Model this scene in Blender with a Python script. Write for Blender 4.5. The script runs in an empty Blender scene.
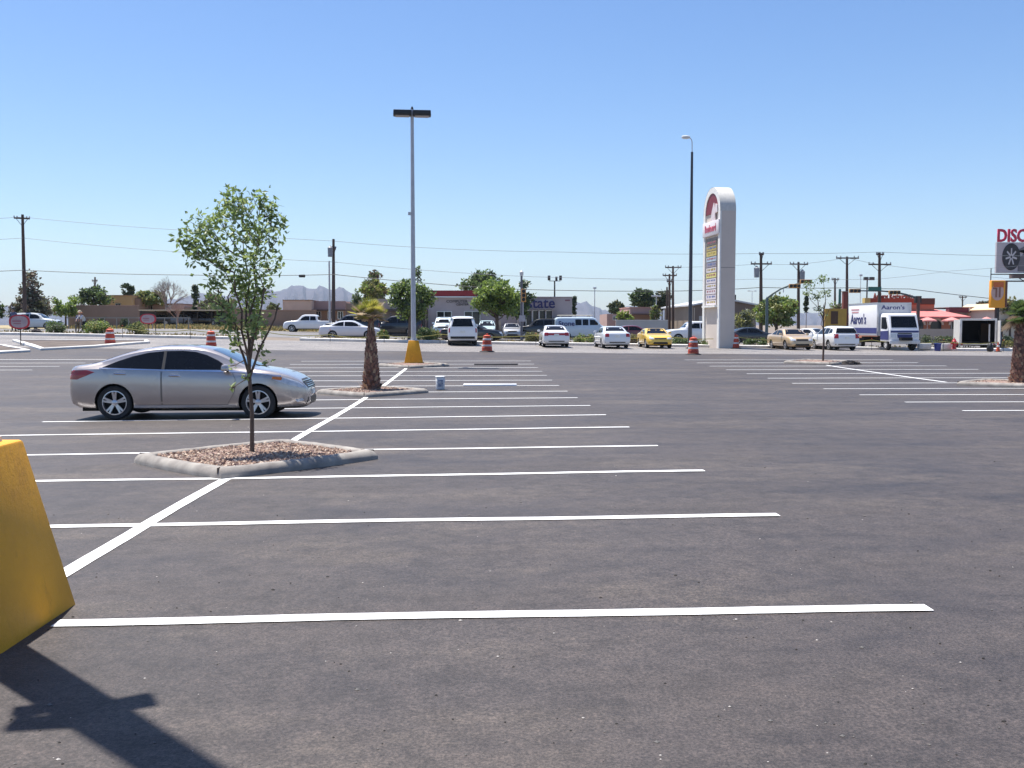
import bpy, bmesh, math, random
from mathutils import Vector, Matrix
from mathutils.bvhtree import BVHTree
R = math.radians
rnd = random.Random(7)
sc = bpy.context.scene
COL = sc.collection

# ------------------------------------------------------------------ profile helper (monotone cubic)
def pchip(k):
    xs = [a for a, _ in k]; ys = [b for _, b in k]; n = len(xs)
    d = [(ys[i+1]-ys[i])/(xs[i+1]-xs[i]) for i in range(n-1)]
    m = [d[0]]+[0.0]*(n-2)+[d[-1]]
    for i in range(1, n-1):
        if d[i-1]*d[i] > 0:
            h0, h1 = xs[i]-xs[i-1], xs[i+1]-xs[i]
            w1, w2 = 2*h1+h0, h1+2*h0
            m[i] = (w1+w2)/(w1/d[i-1]+w2/d[i])
    def f(x):
        if x <= xs[0]: return ys[0]
        if x >= xs[-1]: return ys[-1]
        i = 0
        while x > xs[i+1]: i += 1
        h = xs[i+1]-xs[i]; t = (x-xs[i])/h
        return ((1+2*t)*(1-t)**2*ys[i]+t*(1-t)**2*h*m[i]+t*t*(3-2*t)*ys[i+1]+t*t*(t-1)*h*m[i+1])
    return f
def sstep(a, b, x):
    t = max(0, min(1, (x-a)/(b-a))); return t*t*(3-2*t)

# ------------------------------------------------------------------ terrain and camera
ZC = 1.60
hb = pchip([(-300,1.60),(0,1.60),(5.3,1.61),(8,1.617),(10.7,1.66),(13.5,1.718),(16.2,1.747),(19,1.795),(24.5,1.868),(30,1.897),(35.4,1.87),
            (41,1.82),(46.4,1.745),(54,1.60),(60,1.47),(66,1.37),(75,1.30),(90,1.22),(120,1.1),(200,1.1),(7000,1.1)])
kk = pchip([(-300,0),(46,0),(54,.007),(62,.013),(72,.016),(110,.016),(400,.010),(7000,.01)])
kq = pchip([(-300,0),(0,0),(5,-.005),(8,-.010),(12,-.0105),(19,-.009),(24,-.006),(30,-.002),(38,0),(7000,0)])
def gz(x, y):
    xx = max(-34, min(36, x))
    k = kk(y)*(1.3 if xx < 0 else 1.0)
    kn = kq(y)*max(-13, min(0, x-2.5))
    return ZC-(hb(y)+k*xx+kn)+sstep(106, 121, y)*sstep(-3, -9, x)*.34
YAW, PIT, F = R(2.02), R(3.5), 965.0
fr = Vector((math.cos(YAW), -math.sin(YAW), 0))
f0 = Vector((math.sin(YAW), math.cos(YAW), 0))
fw = f0*math.cos(PIT)+Vector((0, 0, -math.sin(PIT)))
fu = f0*math.sin(PIT)+Vector((0, 0, math.cos(PIT)))
def at(px, py, Y):
    """world point at depth Y seen at a place in the photograph (survey of the photo)"""
    d = fw+fr*((px-512)/F)+fu*((384-py)/F)
    t = Y/d.y
    return Vector((d.x*t, Y, ZC+d.z*t))
def on(px, Y, py=335):
    p = at(px, py, Y); return Vector((p.x, Y, gz(p.x, Y)))
cam = bpy.data.cameras.new('camera'); cam.sensor_width = 36; cam.lens = 36*F/1024; cam.clip_end = 20000; cam.clip_start = .05
co = bpy.data.objects.new('camera', cam); COL.objects.link(co); sc.camera = co
co.location = (0, 0, ZC); co.rotation_euler = (R(90)-PIT, 0, -YAW)

# ------------------------------------------------------------------ materials
def _nt(name):
    m = bpy.data.materials.new(name); m.use_nodes = True
    nt = m.node_tree; b = nt.nodes['Principled BSDF']
    return m, nt, b
def N(nt, t, **kw):
    n = nt.nodes.new(t)
    for k, v in kw.items():
        if k in n.inputs.keys(): n.inputs[k].default_value = v
        else: setattr(n, k, v)
    return n
def c4(c): return (c[0], c[1], c[2], 1)
def noise(nt, scale, detail=4, rough=.55, vec=None, stretch=None, space='Object'):
    tc = N(nt, 'ShaderNodeTexCoord'); n = N(nt, 'ShaderNodeTexNoise', Scale=scale, Detail=detail, Roughness=rough)
    if stretch:
        mp = N(nt, 'ShaderNodeMapping'); mp.inputs['Scale'].default_value = stretch
        nt.links.new(tc.outputs[space], mp.inputs[0]); nt.links.new(mp.outputs[0], n.inputs['Vector'])
    else: nt.links.new(tc.outputs[space], n.inputs['Vector'])
    return n.outputs['Fac']
def ramp(nt, fac, stops):
    r = N(nt, 'ShaderNodeValToRGB'); e = r.color_ramp.elements
    while len(e) < len(stops): e.new(.5)
    for i, (p, c) in enumerate(stops): e[i].position = p; e[i].color = c4(c) if len(c) == 3 else c
    nt.links.new(fac, r.inputs[0]); return r.outputs[0]
def mix(nt, a, b, f, mode='MIX'):
    m = N(nt, 'ShaderNodeMix', data_type='RGBA', blend_type=mode)
    for s, v in ((6, a), (7, b), (0, f)):
        if hasattr(v, 'is_linked'): nt.links.new(v, m.inputs[s])
        else: m.inputs[s].default_value = v if s == 0 else c4(v)
    return m.outputs[2]
def bump(nt, b, h, strength, dist):
    n = N(nt, 'ShaderNodeBump', Strength=strength, Distance=dist)
    nt.links.new(h, n.inputs['Height']); nt.links.new(n.outputs[0], b.inputs['Normal'])
_cache = {}
def mat(name, c, rough=.7, c2=None, scale=6, metal=0, coat=0, bmp=0, spec=.5, emit=0, detail=5, stretch=None):
    if name in _cache: return _cache[name]
    m, nt, b = _nt(name)
    b.inputs['Roughness'].default_value = rough; b.inputs['Metallic'].default_value = metal
    b.inputs['Coat Weight'].default_value = coat; b.inputs['Coat Roughness'].default_value = .04
    b.inputs['Specular IOR Level'].default_value = spec
    if c2 is None: c2 = tuple(v*.86 for v in c)
    f = noise(nt, scale, detail, stretch=stretch)
    nt.links.new(ramp(nt, f, [(.33, c), (.68, c2)]), b.inputs['Base Color'])
    if bmp: bump(nt, b, f, bmp, .02)
    if emit:
        b.inputs['Emission Color'].default_value = c4(c); b.inputs['Emission Strength'].default_value = emit
    _cache[name] = m; return m
def leafmat(name, c, c2, trans=.3, scale=3):
    m, nt, b = _nt(name)
    col = ramp(nt, noise(nt, scale, 3), [(.35, c), (.65, c2)])
    df = N(nt, 'ShaderNodeBsdfDiffuse'); tr = N(nt, 'ShaderNodeBsdfTranslucent'); gl = N(nt, 'ShaderNodeBsdfGlossy', Roughness=.45)
    m1 = N(nt, 'ShaderNodeMixShader', Fac=trans); m2 = N(nt, 'ShaderNodeMixShader', Fac=.05)
    nt.links.new(col, df.inputs[0]); nt.links.new(col, tr.inputs[0])
    nt.links.new(df.outputs[0], m1.inputs[1]); nt.links.new(tr.outputs[0], m1.inputs[2])
    nt.links.new(m1.outputs[0], m2.inputs[1]); nt.links.new(gl.outputs[0], m2.inputs[2])
    nt.links.new(m2.outputs[0], nt.nodes['Material Output'].inputs[0]); nt.nodes.remove(b)
    return m

def asphalt(name, a, b_, dust, fine=1.0, rough=.63, spec=.46):
    m, nt, b = _nt(name)
    big = noise(nt, .20, 7, .62, stretch=(.8, 1, 1)); mid = noise(nt, .42, 9, .70, stretch=(.6, 1.2, 1)); spk = noise(nt, 70, 4, .8); spk2 = noise(nt, 24, 6, .8)
    c = ramp(nt, big, [(.34, a), (.64, b_)])
    c = mix(nt, c, dust, ramp(nt, mid, [(.50, (0, 0, 0)), (.72, (.75, .75, .75))]))
    dark = noise(nt, .55, 9, .72, stretch=(.6, 1.25, 1))
    c = mix(nt, c, ramp(nt, dark, [(.34, (.62, .60, .61)), (.5, (1, 1, 1))]), .9, 'MULTIPLY')
    # oil drips and scuffs: small soft blots here and there
    vo = N(nt, 'ShaderNodeTexVoronoi', Scale=.55); tc = N(nt, 'ShaderNodeTexCoord'); ds = N(nt, 'ShaderNodeVectorMath', operation='ADD'); nz = N(nt, 'ShaderNodeTexNoise', Scale=5.0, Detail=5); sc_ = N(nt, 'ShaderNodeVectorMath', operation='SCALE'); sc_.inputs['Scale'].default_value = .35
    nt.links.new(tc.outputs['Object'], nz.inputs['Vector']); nt.links.new(nz.outputs['Color'], sc_.inputs[0]); nt.links.new(tc.outputs['Object'], ds.inputs[0]); nt.links.new(sc_.outputs[0], ds.inputs[1]); nt.links.new(ds.outputs[0], vo.inputs['Vector'])
    c = mix(nt, c, ramp(nt, vo.outputs['Distance'], [(.02, (.55, .54, .55)), (.13, (1, 1, 1))]), .75*fine, 'MULTIPLY')
    c = mix(nt, c, ramp(nt, spk, [(.36, (.38, .36, .36)), (.5, (1, 1, 1)), (.64, (1.85, 1.80, 1.75))]), .95*fine, 'MULTIPLY')
    c = mix(nt, c, ramp(nt, spk2, [(.36, (.58, .56, .56)), (.5, (1, 1, 1)), (.66, (1.28, 1.26, 1.24))]), .9*fine, 'MULTIPLY')
    mot = noise(nt, 4.5, 9, .74)
    c = mix(nt, c, ramp(nt, mot, [(.38, (.66, .64, .64)), (.5, (1, 1, 1)), (.64, (1.28, 1.25, 1.22))]), .85, 'MULTIPLY')
    trk = noise(nt, .9, 4, .55, stretch=(.16, 2.2, 1))
    c = mix(nt, c, ramp(nt, trk, [(.36, (.90, .89, .90)), (.6, (1.08, 1.07, 1.06))]), .7, 'MULTIPLY')
    nt.links.new(c, b.inputs['Base Color'])
    nt.links.new(ramp(nt, dark, [(.3, (rough-.1,)*3), (.7, (rough+.08,)*3)]), b.inputs['Roughness']); b.inputs['Specular IOR Level'].default_value = spec
    bump(nt, b, spk, .6*fine, .006)
    return m

M = {}
M['asphalt'] = asphalt('asphalt', (.038, .0304, .0282), (.052, .0425, .0395), (.098, .079, .061))
M['old_asphalt'] = asphalt('old_asphalt', (.165, .154, .145), (.205, .192, .18), (.22, .205, .185))
M['street'] = asphalt('street_asphalt', (.13, .126, .122), (.17, .163, .156), (.19, .178, .165))
def paintline():
    m, nt, b = _nt('white_line_paint')
    w = noise(nt, 14, 8, .75); g = noise(nt, 90, 3, .8)
    c = ramp(nt, w, [(.28, (.22, .21, .21)), (.37, (.74, .74, .73)), (.7, (.85, .85, .84))])
    c = mix(nt, c, ramp(nt, g, [(.28, (.45, .44, .44)), (.45, (1, 1, 1))]), .6, 'MULTIPLY')
    nt.links.new(c, b.inputs['Base Color']); b.inputs['Roughness'].default_value = .65; bump(nt, b, g, .3, .004)
    return m
M['line'] = paintline()
M['dirt'] = mat('dirt', (.22, .175, .135), .95, (.14, .11, .085), .8, bmp=.4)
M['bed_soil'] = mat('bed_soil', (.135, .105, .085), .95, (.075, .058, .048), .9, bmp=.4)
M['verge'] = mat('dry_grass_soil', (.36, .29, .165), .95, (.22, .18, .10), .35, bmp=.4)
M['gravel_soil'] = mat('pink_gravel_soil', (.30, .20, .16), .95, (.18, .12, .10), 30, bmp=.6)
M['kerb'] = mat('kerb_concrete', (.32, .295, .262), .9, (.18, .16, .146), 4, bmp=.5, detail=9)
M['kerb_white'] = mat('pale_kerb', (.72, .71, .68), .85, (.55, .53, .50), 2, detail=8)
M['sidewalk'] = mat('sidewalk_concrete', (.50, .47, .43), .9, (.40, .38, .35), 1.2)
M['yellow'] = mat('yellow_paint', (.80, .365, .004), .5, (.66, .285, .004), 1.8, bmp=.12, detail=8)
def yellow_concrete():
    m, nt, b = _nt('painted_yellow_concrete')
    c = ramp(nt, noise(nt, 1.8, 8, .6), [(.33, (.80, .365, .004)), (.68, (.64, .275, .004))])
    c = mix(nt, c, (.30, .25, .20), ramp(nt, noise(nt, 21, 9, .78), [(.69, (0, 0, 0)), (.715, (.85, .85, .85))]))
    c = mix(nt, c, ramp(nt, noise(nt, 3.0, 9, .8, stretch=(1.6, 1.6, .5)), [(.30, (.55, .50, .45)), (.46, (1, 1, 1))]), .8, 'MULTIPLY')
    nt.links.new(c, b.inputs['Base Color']); b.inputs['Roughness'].default_value = .55
    bump(nt, b, noise(nt, 42, 7, .75), .35, .01); return m
M['yellow'] = yellow_concrete()
M['yellow_top'] = mat('chipped_yellow_paint', (.75, .5, .03), .6, (.6, .38, .03), 9, detail=8)
M['galv'] = mat('galvanised_steel', (.56, .56, .57), .5, (.48, .48, .49), 4, metal=.2)
M['bronze'] = mat('dark_bronze_metal', (.03, .026, .024), .5, (.02, .018, .017), 4)
M['lens'] = mat('lamp_lens', (.45, .40, .38), .3)
M['black'] = mat('black_plastic', (.012, .012, .013), .5)
M['rubber'] = mat('tyre_rubber', (.02, .02, .021), .85, (.03, .03, .03), 8)
M['well'] = mat('wheel_well', (.008, .008, .008), .9)
M['glass'] = mat('tinted_glass', (.006, .007, .009), .04, (.008, .009, .011), 2, spec=.28)
M['winglass'] = mat('window_glass', (.02, .024, .028), .08, (.03, .034, .038), 2)
M['chrome'] = mat('chrome', (.75, .75, .76), .12, metal=1)
M['alloy'] = mat('alloy_rim', (.62, .62, .64), .28, metal=.8)
M['redlens'] = mat('red_lens', (.42, .015, .012), .15, (.3, .01, .01), 5, coat=.6)
M['clearlens'] = mat('clear_lens', (.62, .66, .72), .1, (.4, .43, .48), 14, coat=.8)
M['amber'] = mat('amber_lens', (.75, .20, .02), .2, coat=.5)
M['plate'] = mat('licence_plate', (.75, .74, .68), .5)
M['wood'] = mat('weathered_pole_wood', (.115, .075, .058), .9, (.07, .048, .038), 3, stretch=(6, 6, .5), bmp=.4)
M['bark'] = mat('bark', (.14, .10, .075), .95, (.085, .062, .048), 14, stretch=(3, 3, .6), bmp=.5)
M['cable'] = mat('black_cable', (.03, .032, .036), .6)
M['cable_grey'] = mat('weathered_cable', (.18, .20, .23), .6)
M['orange'] = mat('orange_plastic', (.62, .085, .02), .5, (.50, .06, .02), 5)
M['reflect'] = mat('reflective_sheeting', (.72, .70, .68), .4)
M['redband'] = mat('red_reflective_sheeting', (.50, .05, .03), .4)
M['tape'] = mat('caution_tape', (.62, .54, .16), .5)
M['white_paint'] = mat('white_enamel', (.80, .80, .80), .4, (.74, .74, .74), 3)
M['red_sign'] = mat('sign_red', (.48, .03, .045), .45)
M['green_sign'] = mat('sign_green', (.02, .12, .10), .45)
M['navy'] = mat('navy_blue', (.025, .03, .14), .45)

# ------------------------------------------------------------------ mesh builder
class MB:
    def __init__(s): s.v = []; s.f = []; s.mi = []; s.cur = 0
    def add(s, vs, fs):
        o = len(s.v); s.v += [tuple(p) for p in vs]
        for f in fs: s.f.append([o+i for i in f]); s.mi.append(s.cur)
        return s
    def box(s, c, size, rz=0, tap=1.0, M4=None):
        x, y, z = (v/2 for v in size); P = []
        for dz, k in ((-z, 1), (z, tap)):
            for dx, dy in ((-x*k, -y*k), (x*k, -y*k), (x*k, y*k), (-x*k, y*k)):
                P.append(Vector((dx*math.cos(rz)-dy*math.sin(rz)+c[0], dx*math.sin(rz)+dy*math.cos(rz)+c[1], dz+c[2])))
        if M4: P = [M4 @ p for p in P]
        return s.add(P, [(3,2,1,0),(4,5,6,7),(0,1,5,4),(1,2,6,5),(2,3,7,6),(3,0,4,7)])
    def tube(s, pts, rad, n=8, caps=True):
        pts = [Vector(p) for p in pts]
        if not hasattr(rad, '__len__'): rad = [rad]*len(pts)
        rings = []; ref = None
        for i, p in enumerate(pts):
            t = (pts[min(i+1, len(pts)-1)]-pts[max(i-1, 0)]).normalized()
            if ref is None:
                ref = Vector((0, 0, 1)) if abs(t.z) < .9 else Vector((1, 0, 0))
            a = (ref-t*ref.dot(t)).normalized(); b = t.cross(a); ref = a
            rings.append([p+(a*math.cos(2*math.pi*j/n)+b*math.sin(2*math.pi*j/n))*rad[i] for j in range(n)])
        V = [q for r in rings for q in r]; Fs = []
        for i in range(len(pts)-1):
            for j in range(n):
                Fs.append((i*n+j, i*n+(j+1) % n, (i+1)*n+(j+1) % n, (i+1)*n+j))
        if caps: Fs += [tuple(range(n-1, -1, -1)), tuple((len(pts)-1)*n+j for j in range(n))]
        return s.add(V, Fs)
    def lathe(s, prof, n=24, axis='Z', c=(0, 0, 0), caps=True):
        V = []; Fs = []
        for r, h in prof:
            for j in range(n):
                a = 2*math.pi*j/n; x, y, z = r*math.cos(a), r*math.sin(a), h
                if axis == 'Y': x, y, z = x, h, y
                if axis == 'X': x, y, z = h, x, y
                V.append((x+c[0], y+c[1], z+c[2]))
        for i in range(len(prof)-1):
            for j in range(n): Fs.append((i*n+j, i*n+(j+1) % n, (i+1)*n+(j+1) % n, (i+1)*n+j))
        if caps and prof[0][0] > 1e-6: Fs.append(tuple(range(n-1, -1, -1)))
        if caps and prof[-1][0] > 1e-6: Fs.append(tuple((len(prof)-1)*n+j for j in range(n)))
        return s.add(V, Fs)
    def prism(s, poly, a, b, plane='XZ'):
        """poly extruded from a to b along the missing axis"""
        n = len(poly); V = []
        for d in (a, b):
            for u, w in poly: V.append({'XZ': (u, d, w), 'YZ': (d, u, w), 'XY': (u, w, d)}[plane])
        return s.add(V, [tuple(range(n)), tuple(range(2*n-1, n-1, -1))]+[(i, i+n, (i+1) % n+n, (i+1) % n) for i in range(n)])
    def loops(s, rings, close=True, cap0=False, cap1=False):
        n = len(rings[0]); V = [q for r in rings for q in r]; Fs = []
        for i in range(len(rings)-1):
            for j in range(n if close else n-1): Fs.append((i*n+j, i*n+(j+1) % n, (i+1)*n+(j+1) % n, (i+1)*n+j))
        if cap0: Fs.append(tuple(range(n-1, -1, -1)))
        if cap1: Fs.append(tuple((len(rings)-1)*n+j for j in range(n)))
        return s.add(V, Fs)
    def build(s, name, mats, parent=None, smooth=False, bev=0, recalc=True, ang=35):
        me = bpy.data.meshes.new(name); me.from_pydata(s.v, [], s.f)
        if not isinstance(mats, (list, tuple)): mats = [mats]
        for m in mats: me.materials.append(m)
        me.polygons.foreach_set('material_index', s.mi)
        if recalc or bev:
            bm = bmesh.new(); bm.from_mesh(me)
            if recalc: bmesh.ops.recalc_face_normals(bm, faces=bm.faces)
            if bev: bmesh.ops.bevel(bm, geom=[e for e in bm.edges if e.calc_face_angle(0) > .5], offset=bev, segments=2, affect='EDGES', profile=.5)
            bm.to_mesh(me); bm.free()
        if smooth or bev:
            me.polygons.foreach_set('use_smooth', [True]*len(me.polygons)); me.set_sharp_from_angle(angle=R(ang))
        me.update()
        o = bpy.data.objects.new(name, me); COL.objects.link(o)
        if parent: o.parent = parent
        return o
def thing(name, label, cat, loc=(0, 0, 0), rz=0, group=None):
    o = bpy.data.objects.new(name, None); COL.objects.link(o); o.location = loc; o.rotation_euler = (0, 0, rz)
    o.empty_display_size = .2; tag(o, label, cat, group); return o
def tag(o, label, cat, group=None):
    o['label'] = label; o['category'] = cat
    if group: o['group'] = group
    return o
def kind(o, k): o['kind'] = k; return o
def dup(root, loc, rz, label, group=None):
    r = root.copy(); COL.objects.link(r); r.location = loc; r.rotation_euler = (0, 0, rz); r['label'] = label
    if group: r['group'] = group
    def rec(a, b):
        for ch in list(a.children):
            c = ch.copy(); COL.objects.link(c); c.parent = b; rec(ch, c)
    rec(root, r); return r
def text(name, body, size, m, parent, loc, rot, ext=.01, ax='CENTER', sx=1.0, bold=0.0):
    cu = bpy.data.curves.new(name, 'FONT'); cu.body = body; cu.size = size; cu.extrude = ext; cu.align_x = ax; cu.align_y = 'CENTER'; cu.offset = bold
    cu.resolution_u = 3
    tmp = bpy.data.objects.new(name, cu); COL.objects.link(tmp); bpy.context.view_layer.update(); me = bpy.data.meshes.new_from_object(tmp.evaluated_get(bpy.context.evaluated_depsgraph_get())); bpy.data.objects.remove(tmp); bpy.data.curves.remove(cu)
    me.materials.clear(); me.materials.append(m); o = bpy.data.objects.new(name, me); COL.objects.link(o); o.parent = parent
    o.location = loc; o.rotation_euler = rot; o.scale = (sx, 1, 1); return o

# ------------------------------------------------------------------ setting: ground sheets
XS = [-7000, -2500, -900, -300, -120, -80]+[-60+2*i for i in range(61)]+[80, 120, 300, 900, 2500, 7000]
YS = [-300, -60, -20]+[-10+i for i in range(161)]+[165, 185, 215, 260, 350, 600, 1200, 2500, 5000, 7000]
def cut(vals, a, b): return [a]+[v for v in vals if a+1e-4 < v < b-1e-4]+[b]
def sheet(name, x0, x1, y0, y1, lift, m, yf=None, jag=0):
    xs, ys = cut(XS, x0, x1), cut(YS, y0, y1); b = MB(); V = []
    for j, y in enumerate(ys):
        for x in xs:
            yy = y+(rnd.uniform(-jag, jag) if (jag and j == len(ys)-1) else 0)
            V.append((x, yy, gz(x, yy)+lift))
    n = len(xs)
    b.add(V, [(j*n+i, j*n+i+1, (j+1)*n+i+1, (j+1)*n+i) for j in range(len(ys)-1) for i in range(n-1)])
    return kind(b.build(name, m, recalc=False, smooth=True), 'structure')
sheet('ground', -7000, 7000, -300, 7000, 0, M['dirt'])
sheet('driveway', -58, 58, 54, 68, .006, M['old_asphalt'])
sheet('parking_lot', -58, 58, -20, 55.6, .012, M['asphalt'], jag=.25)
sheet('road', -120, 120, 76, 106.5, .008, M['street'])
sheet('verge', -120, -3, 107, 150, .01, M['verge'])

def strip(x0, y0, x1, y1, w, wob=.0):
    b = MB(); d = Vector((x1-x0, y1-y0)); L = d.length; d /= L; n = Vector((-d.y, d.x)); k = max(2, int(L/.22)); V = []
    ph = rnd.uniform(0, 6)
    for i in range(k+1):
        t = L*i/k; off = wob*math.sin(t*.8+ph)+wob*.5*math.sin(t*2.1+ph*2)
        for s in (-1, 1):
            ww = w/2*(1+rnd.uniform(-.045, .045))
            x, y = x0+d.x*t+n.x*(s*ww+off), y0+d.y*t+n.y*(s*ww+off); V.append((x, y, gz(x, y)+.018))
    b.add(V, [(2*i, 2*i+2, 2*i+3, 2*i+1) for i in range(k)])
    return kind(b.build('parking_line', M['line'], recalc=False), 'structure')
D = 2.743
SPX = -2.74
for n in range(1, 17):
    y = D*(n+.92)
    xl = -8.45 if n > 1 else -2.30
    xr = 2.53+rnd.uniform(-.02, .04)
    strip(xl, y, xr, y+.0, .125 if n < 4 else .11, .018)
strip(-2.73, 5.9, -2.79, 10.75, .125); strip(-2.83, 13.9, -2.92, 25.4, .125); strip(-2.94, 28.5, -3.0, 40.4, .125)
for i in range(11):
    y = 19.8+D*i; strip(10.15+rnd.uniform(-.05, .05), y, 20.6, y, .11, .015)
strip(15.4, 31.2, 15.5, 42.4, .12)
for i in range(5):
    y = 36.9+D*i; strip(-29, y, -18.0-rnd.uniform(0, .1), y, .11, .015)

# far sidewalk kerb, in lengths with the entrances left open
def kerb(x0, x1, y0, y1, w=.9, h=.19, m='kerb_white'):
    b = MB(); k = max(1, int(abs(x1-x0)/3)); rings = []
    for i in range(k+1):
        t = i/k; x = x0+(x1-x0)*t; y = y0+(y1-y0)*t; z = gz(x, y)
        rings.append([(x, y, z-.1), (x, y+.01, z+h-.02), (x, y+.04, z+h), (x, y+w, z+h+.01), (x, y+w, z-.1)])
    b.loops(rings, True, True, True); return kind(b.build('kerb', M[m]), 'structure')
kerb(-52, -16.5, 68.0, 68.3, .5); kerb(-12.5, 12.2, 68.2, 68.2); kerb(12.9, 50, 68.1, 69.6)
def bed(x0, x1, y0, y1, m, name='planting_bed', lift=.11): return sheet(name, x0, x1, y0, y1, lift, m)
bed(-52, -16.5, 68.7, 75.5, M['dirt']); bed(-12.5, 12.2, 69.08, 75.5, M['dirt']); bed(12.9, 50, 70.4, 75.5, M['dirt'])
# ------------------------------------------------------------------ light poles on yellow bases
def light_pole(label, x, y, z0, inset, hw, h_base, H, rz=0, fixtures=None, knob=None, pr=1.0):
    t = thing('light_pole', label, 'light pole', (x, y, z0), rz, 'parking lot light poles')
    b = MB(); q = hw-inset
    b.loops([[(-a, -a, z), (a, -a, z), (a, a, z), (-a, a, z)] for a, z in ((hw, -.1), (hw, 0), (q+(hw-q)*.5, h_base*.5), (q, h_base))], True, True, True)
    b.build('concrete_base', M['yellow'], t, bev=.018)
    b = MB(); b.box((0, 0, h_base+.012), (.36, .36, .03)); 
    for sx in (-1, 1):
        for sy in (-1, 1): b.tube([(sx*.14, sy*.14, h_base), (sx*.14, sy*.14, h_base+.1)], .018, 6)
    b.build('base_plate', M['galv'], t)
    b = MB(); b.tube([(0, 0, h_base+.02), (0, 0, H*.5), (0, 0, H)], [k*pr for k in (.15, .13, .095)], 14); b.build('pole', M['galv'], t, smooth=True)
    b = MB(); b.tube([(-.3, 0, H-.18), (.3, 0, H-.18)], .04, 8); b.tube([(0, 0, H), (0, 0, H+.12)], [.07, .03], 8); b.build('bracket', M['bronze'], t, smooth=True)
    for s in (-1, 1):
        b = MB(); b.box((s*.43, 0, H-.17), (.80, .46, .23), tap=.96); l = b.build('lamp_head', M['bronze'], t, bev=.02)
        b = MB(); b.box((s*.43, 0, H-.30), (.60, .36, .03)); b.build('lens', M['lens'], l)
    if fixtures:
        for c, s, r in fixtures: b = MB(); b.box(c, s, r); b.build('shadow_fin_box', M['bronze'], t, bev=.01)  # out-of-view boxes, sized to throw the fin shadows on the ground
    if knob:
        b = MB(); b.box((-.15, -.02, knob), (.11, .10, .14)); b.build('junction_box', M['galv'], t, bev=.01)
    return t
light_pole('yellow painted concrete lamp base close to the camera with steel pole', -2.80, 5.20, gz(-2.80, 5.20), .19, .45, 1.0, 10.9,
           fixtures=[((.14, .05, 4.45), (.24, .15, .10), .5), ((-.18, -.05, 4.75), (.30, .14, .10), .1), ((-.12, -.12, 4.0), (.12, .10, .12), .3)])
pf = on(413.5, 43.3); light_pole('tall twin headed lamp post on yellow base beyond the short palm', pf.x, pf.y, gz(pf.x, pf.y)+.12, .19, .415, .98, 11.15, R(4), knob=6.6, pr=.74)

# ------------------------------------------------------------------ diamond islands
M['pebble'] = mat('pink_pebbles', (.41, .28, .20), .9, (.20, .13, .10), 22, detail=3)
def island(label, cx, cy, a, b_, npeb, seed, p=1.10, stain=True):
    z0 = gz(cx, cy); t = thing('kerbed_island', label, 'traffic island', (cx, cy, z0), 0, 'diamond planting islands in the lot')
    n = 96; rg = random.Random(seed)
    def ring(off, z, jit=0):
        out = []
        for j in range(n):
            th = 2*math.pi*j/n; c, s = math.cos(th), math.sin(th)
            r = (abs(c/(a-off*1.42))**p+abs(s/(b_-off*1.42))**p)**(-1/p)
            x, y = r*c, r*s; out.append((x, y, gz(cx+x, cy+y)-z0+z+rg.uniform(-jit, jit)))
        return out
    k = MB(); k.loops([ring(0, -.03), ring(.0, .05, .004), ring(.015, .085, .005), ring(.045, .12, .004), ring(.09, .135, .003), ring(.14, .13, .004), ring(.17, .11, .004), ring(.18, .02)])
    kb = k.build('kerb', M['kerb'], t, smooth=True, recalc=True, ang=60)
    for th in (-math.pi/2-.03, .05, math.pi-.04, 1.62):
        c, s = math.cos(th), math.sin(th); rr = (abs(c/a)**p+abs(s/b_)**p)**(-1/p)
        j = MB(); j.box((c*(rr-.10), s*(rr-.10), gz(cx+c*rr, cy+s*rr)-z0+.066), (.17, .012, .134), th); j.build('joint', M['bark'], kb)
    g = MB(); rings = [ring(.16, .09), ring(.5, .11, .012)]; 
    g.loops(rings); g.add(rings[1], [tuple(range(n))]); g.build('gravel_bed', M['gravel_soil'], t, recalc=True)
    pb = MB(); ico = [(1,0,0),(-1,0,0),(0,1,0),(0,-1,0),(0,0,1),(0,0,-1)]; icf = [(0,2,4),(2,1,4),(1,3,4),(3,0,4),(2,0,5),(1,2,5),(3,1,5),(0,3,5)]
    for _ in range(npeb):
        th = rg.uniform(0, 6.283); c, s = math.cos(th), math.sin(th)
        rr = (abs(c/(a-.3))**p+abs(s/(b_-.3))**p)**(-1/p)*math.sqrt(rg.random())
        q = rg.uniform(.012, .032); rot = Matrix.Rotation(rg.uniform(0, 6), 3, Vector((rg.random(), rg.random(), rg.random()+.1)).normalized())
        o = Vector((rr*c, rr*s, gz(cx+rr*c, cy+rr*s)-z0+.105)); pb.cur = rg.choice((0, 0, 0, 1, 2))
        pb.add([rot @ Vector((v[0]*q*1.3, v[1]*q, v[2]*q*.7))+o for v in ico], icf)
    kind(pb.build('gravel', [M['pebble'], mat('dark_pebble', (.17, .11, .10), .9), mat('pale_pebble', (.52, .42, .33), .9)], t, recalc=False), 'stuff')
    return t
island('kerbed gravel diamond with the young green tree, nearest island of the lot', -2.84, 12.4, 1.55, 1.72, 4200, 1)
island('small kerbed diamond holding the short stubby palm', -2.93, 26.9, 1.55, 1.7, 900, 2)
island('kerbed diamond under the twin headed lamp with yellow base', -2.85, 42.2, 1.6, 1.75, 300, 3)
island('kerbed diamond with the shaggy green palm near the open trailer', 16.7, 29.7, 1.7, 1.6, 500, 4)
island('kerbed diamond with the thin staked sapling in front of the white hatchback', 15.75, 44.2, 1.6, 1.7, 200, 5)

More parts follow.
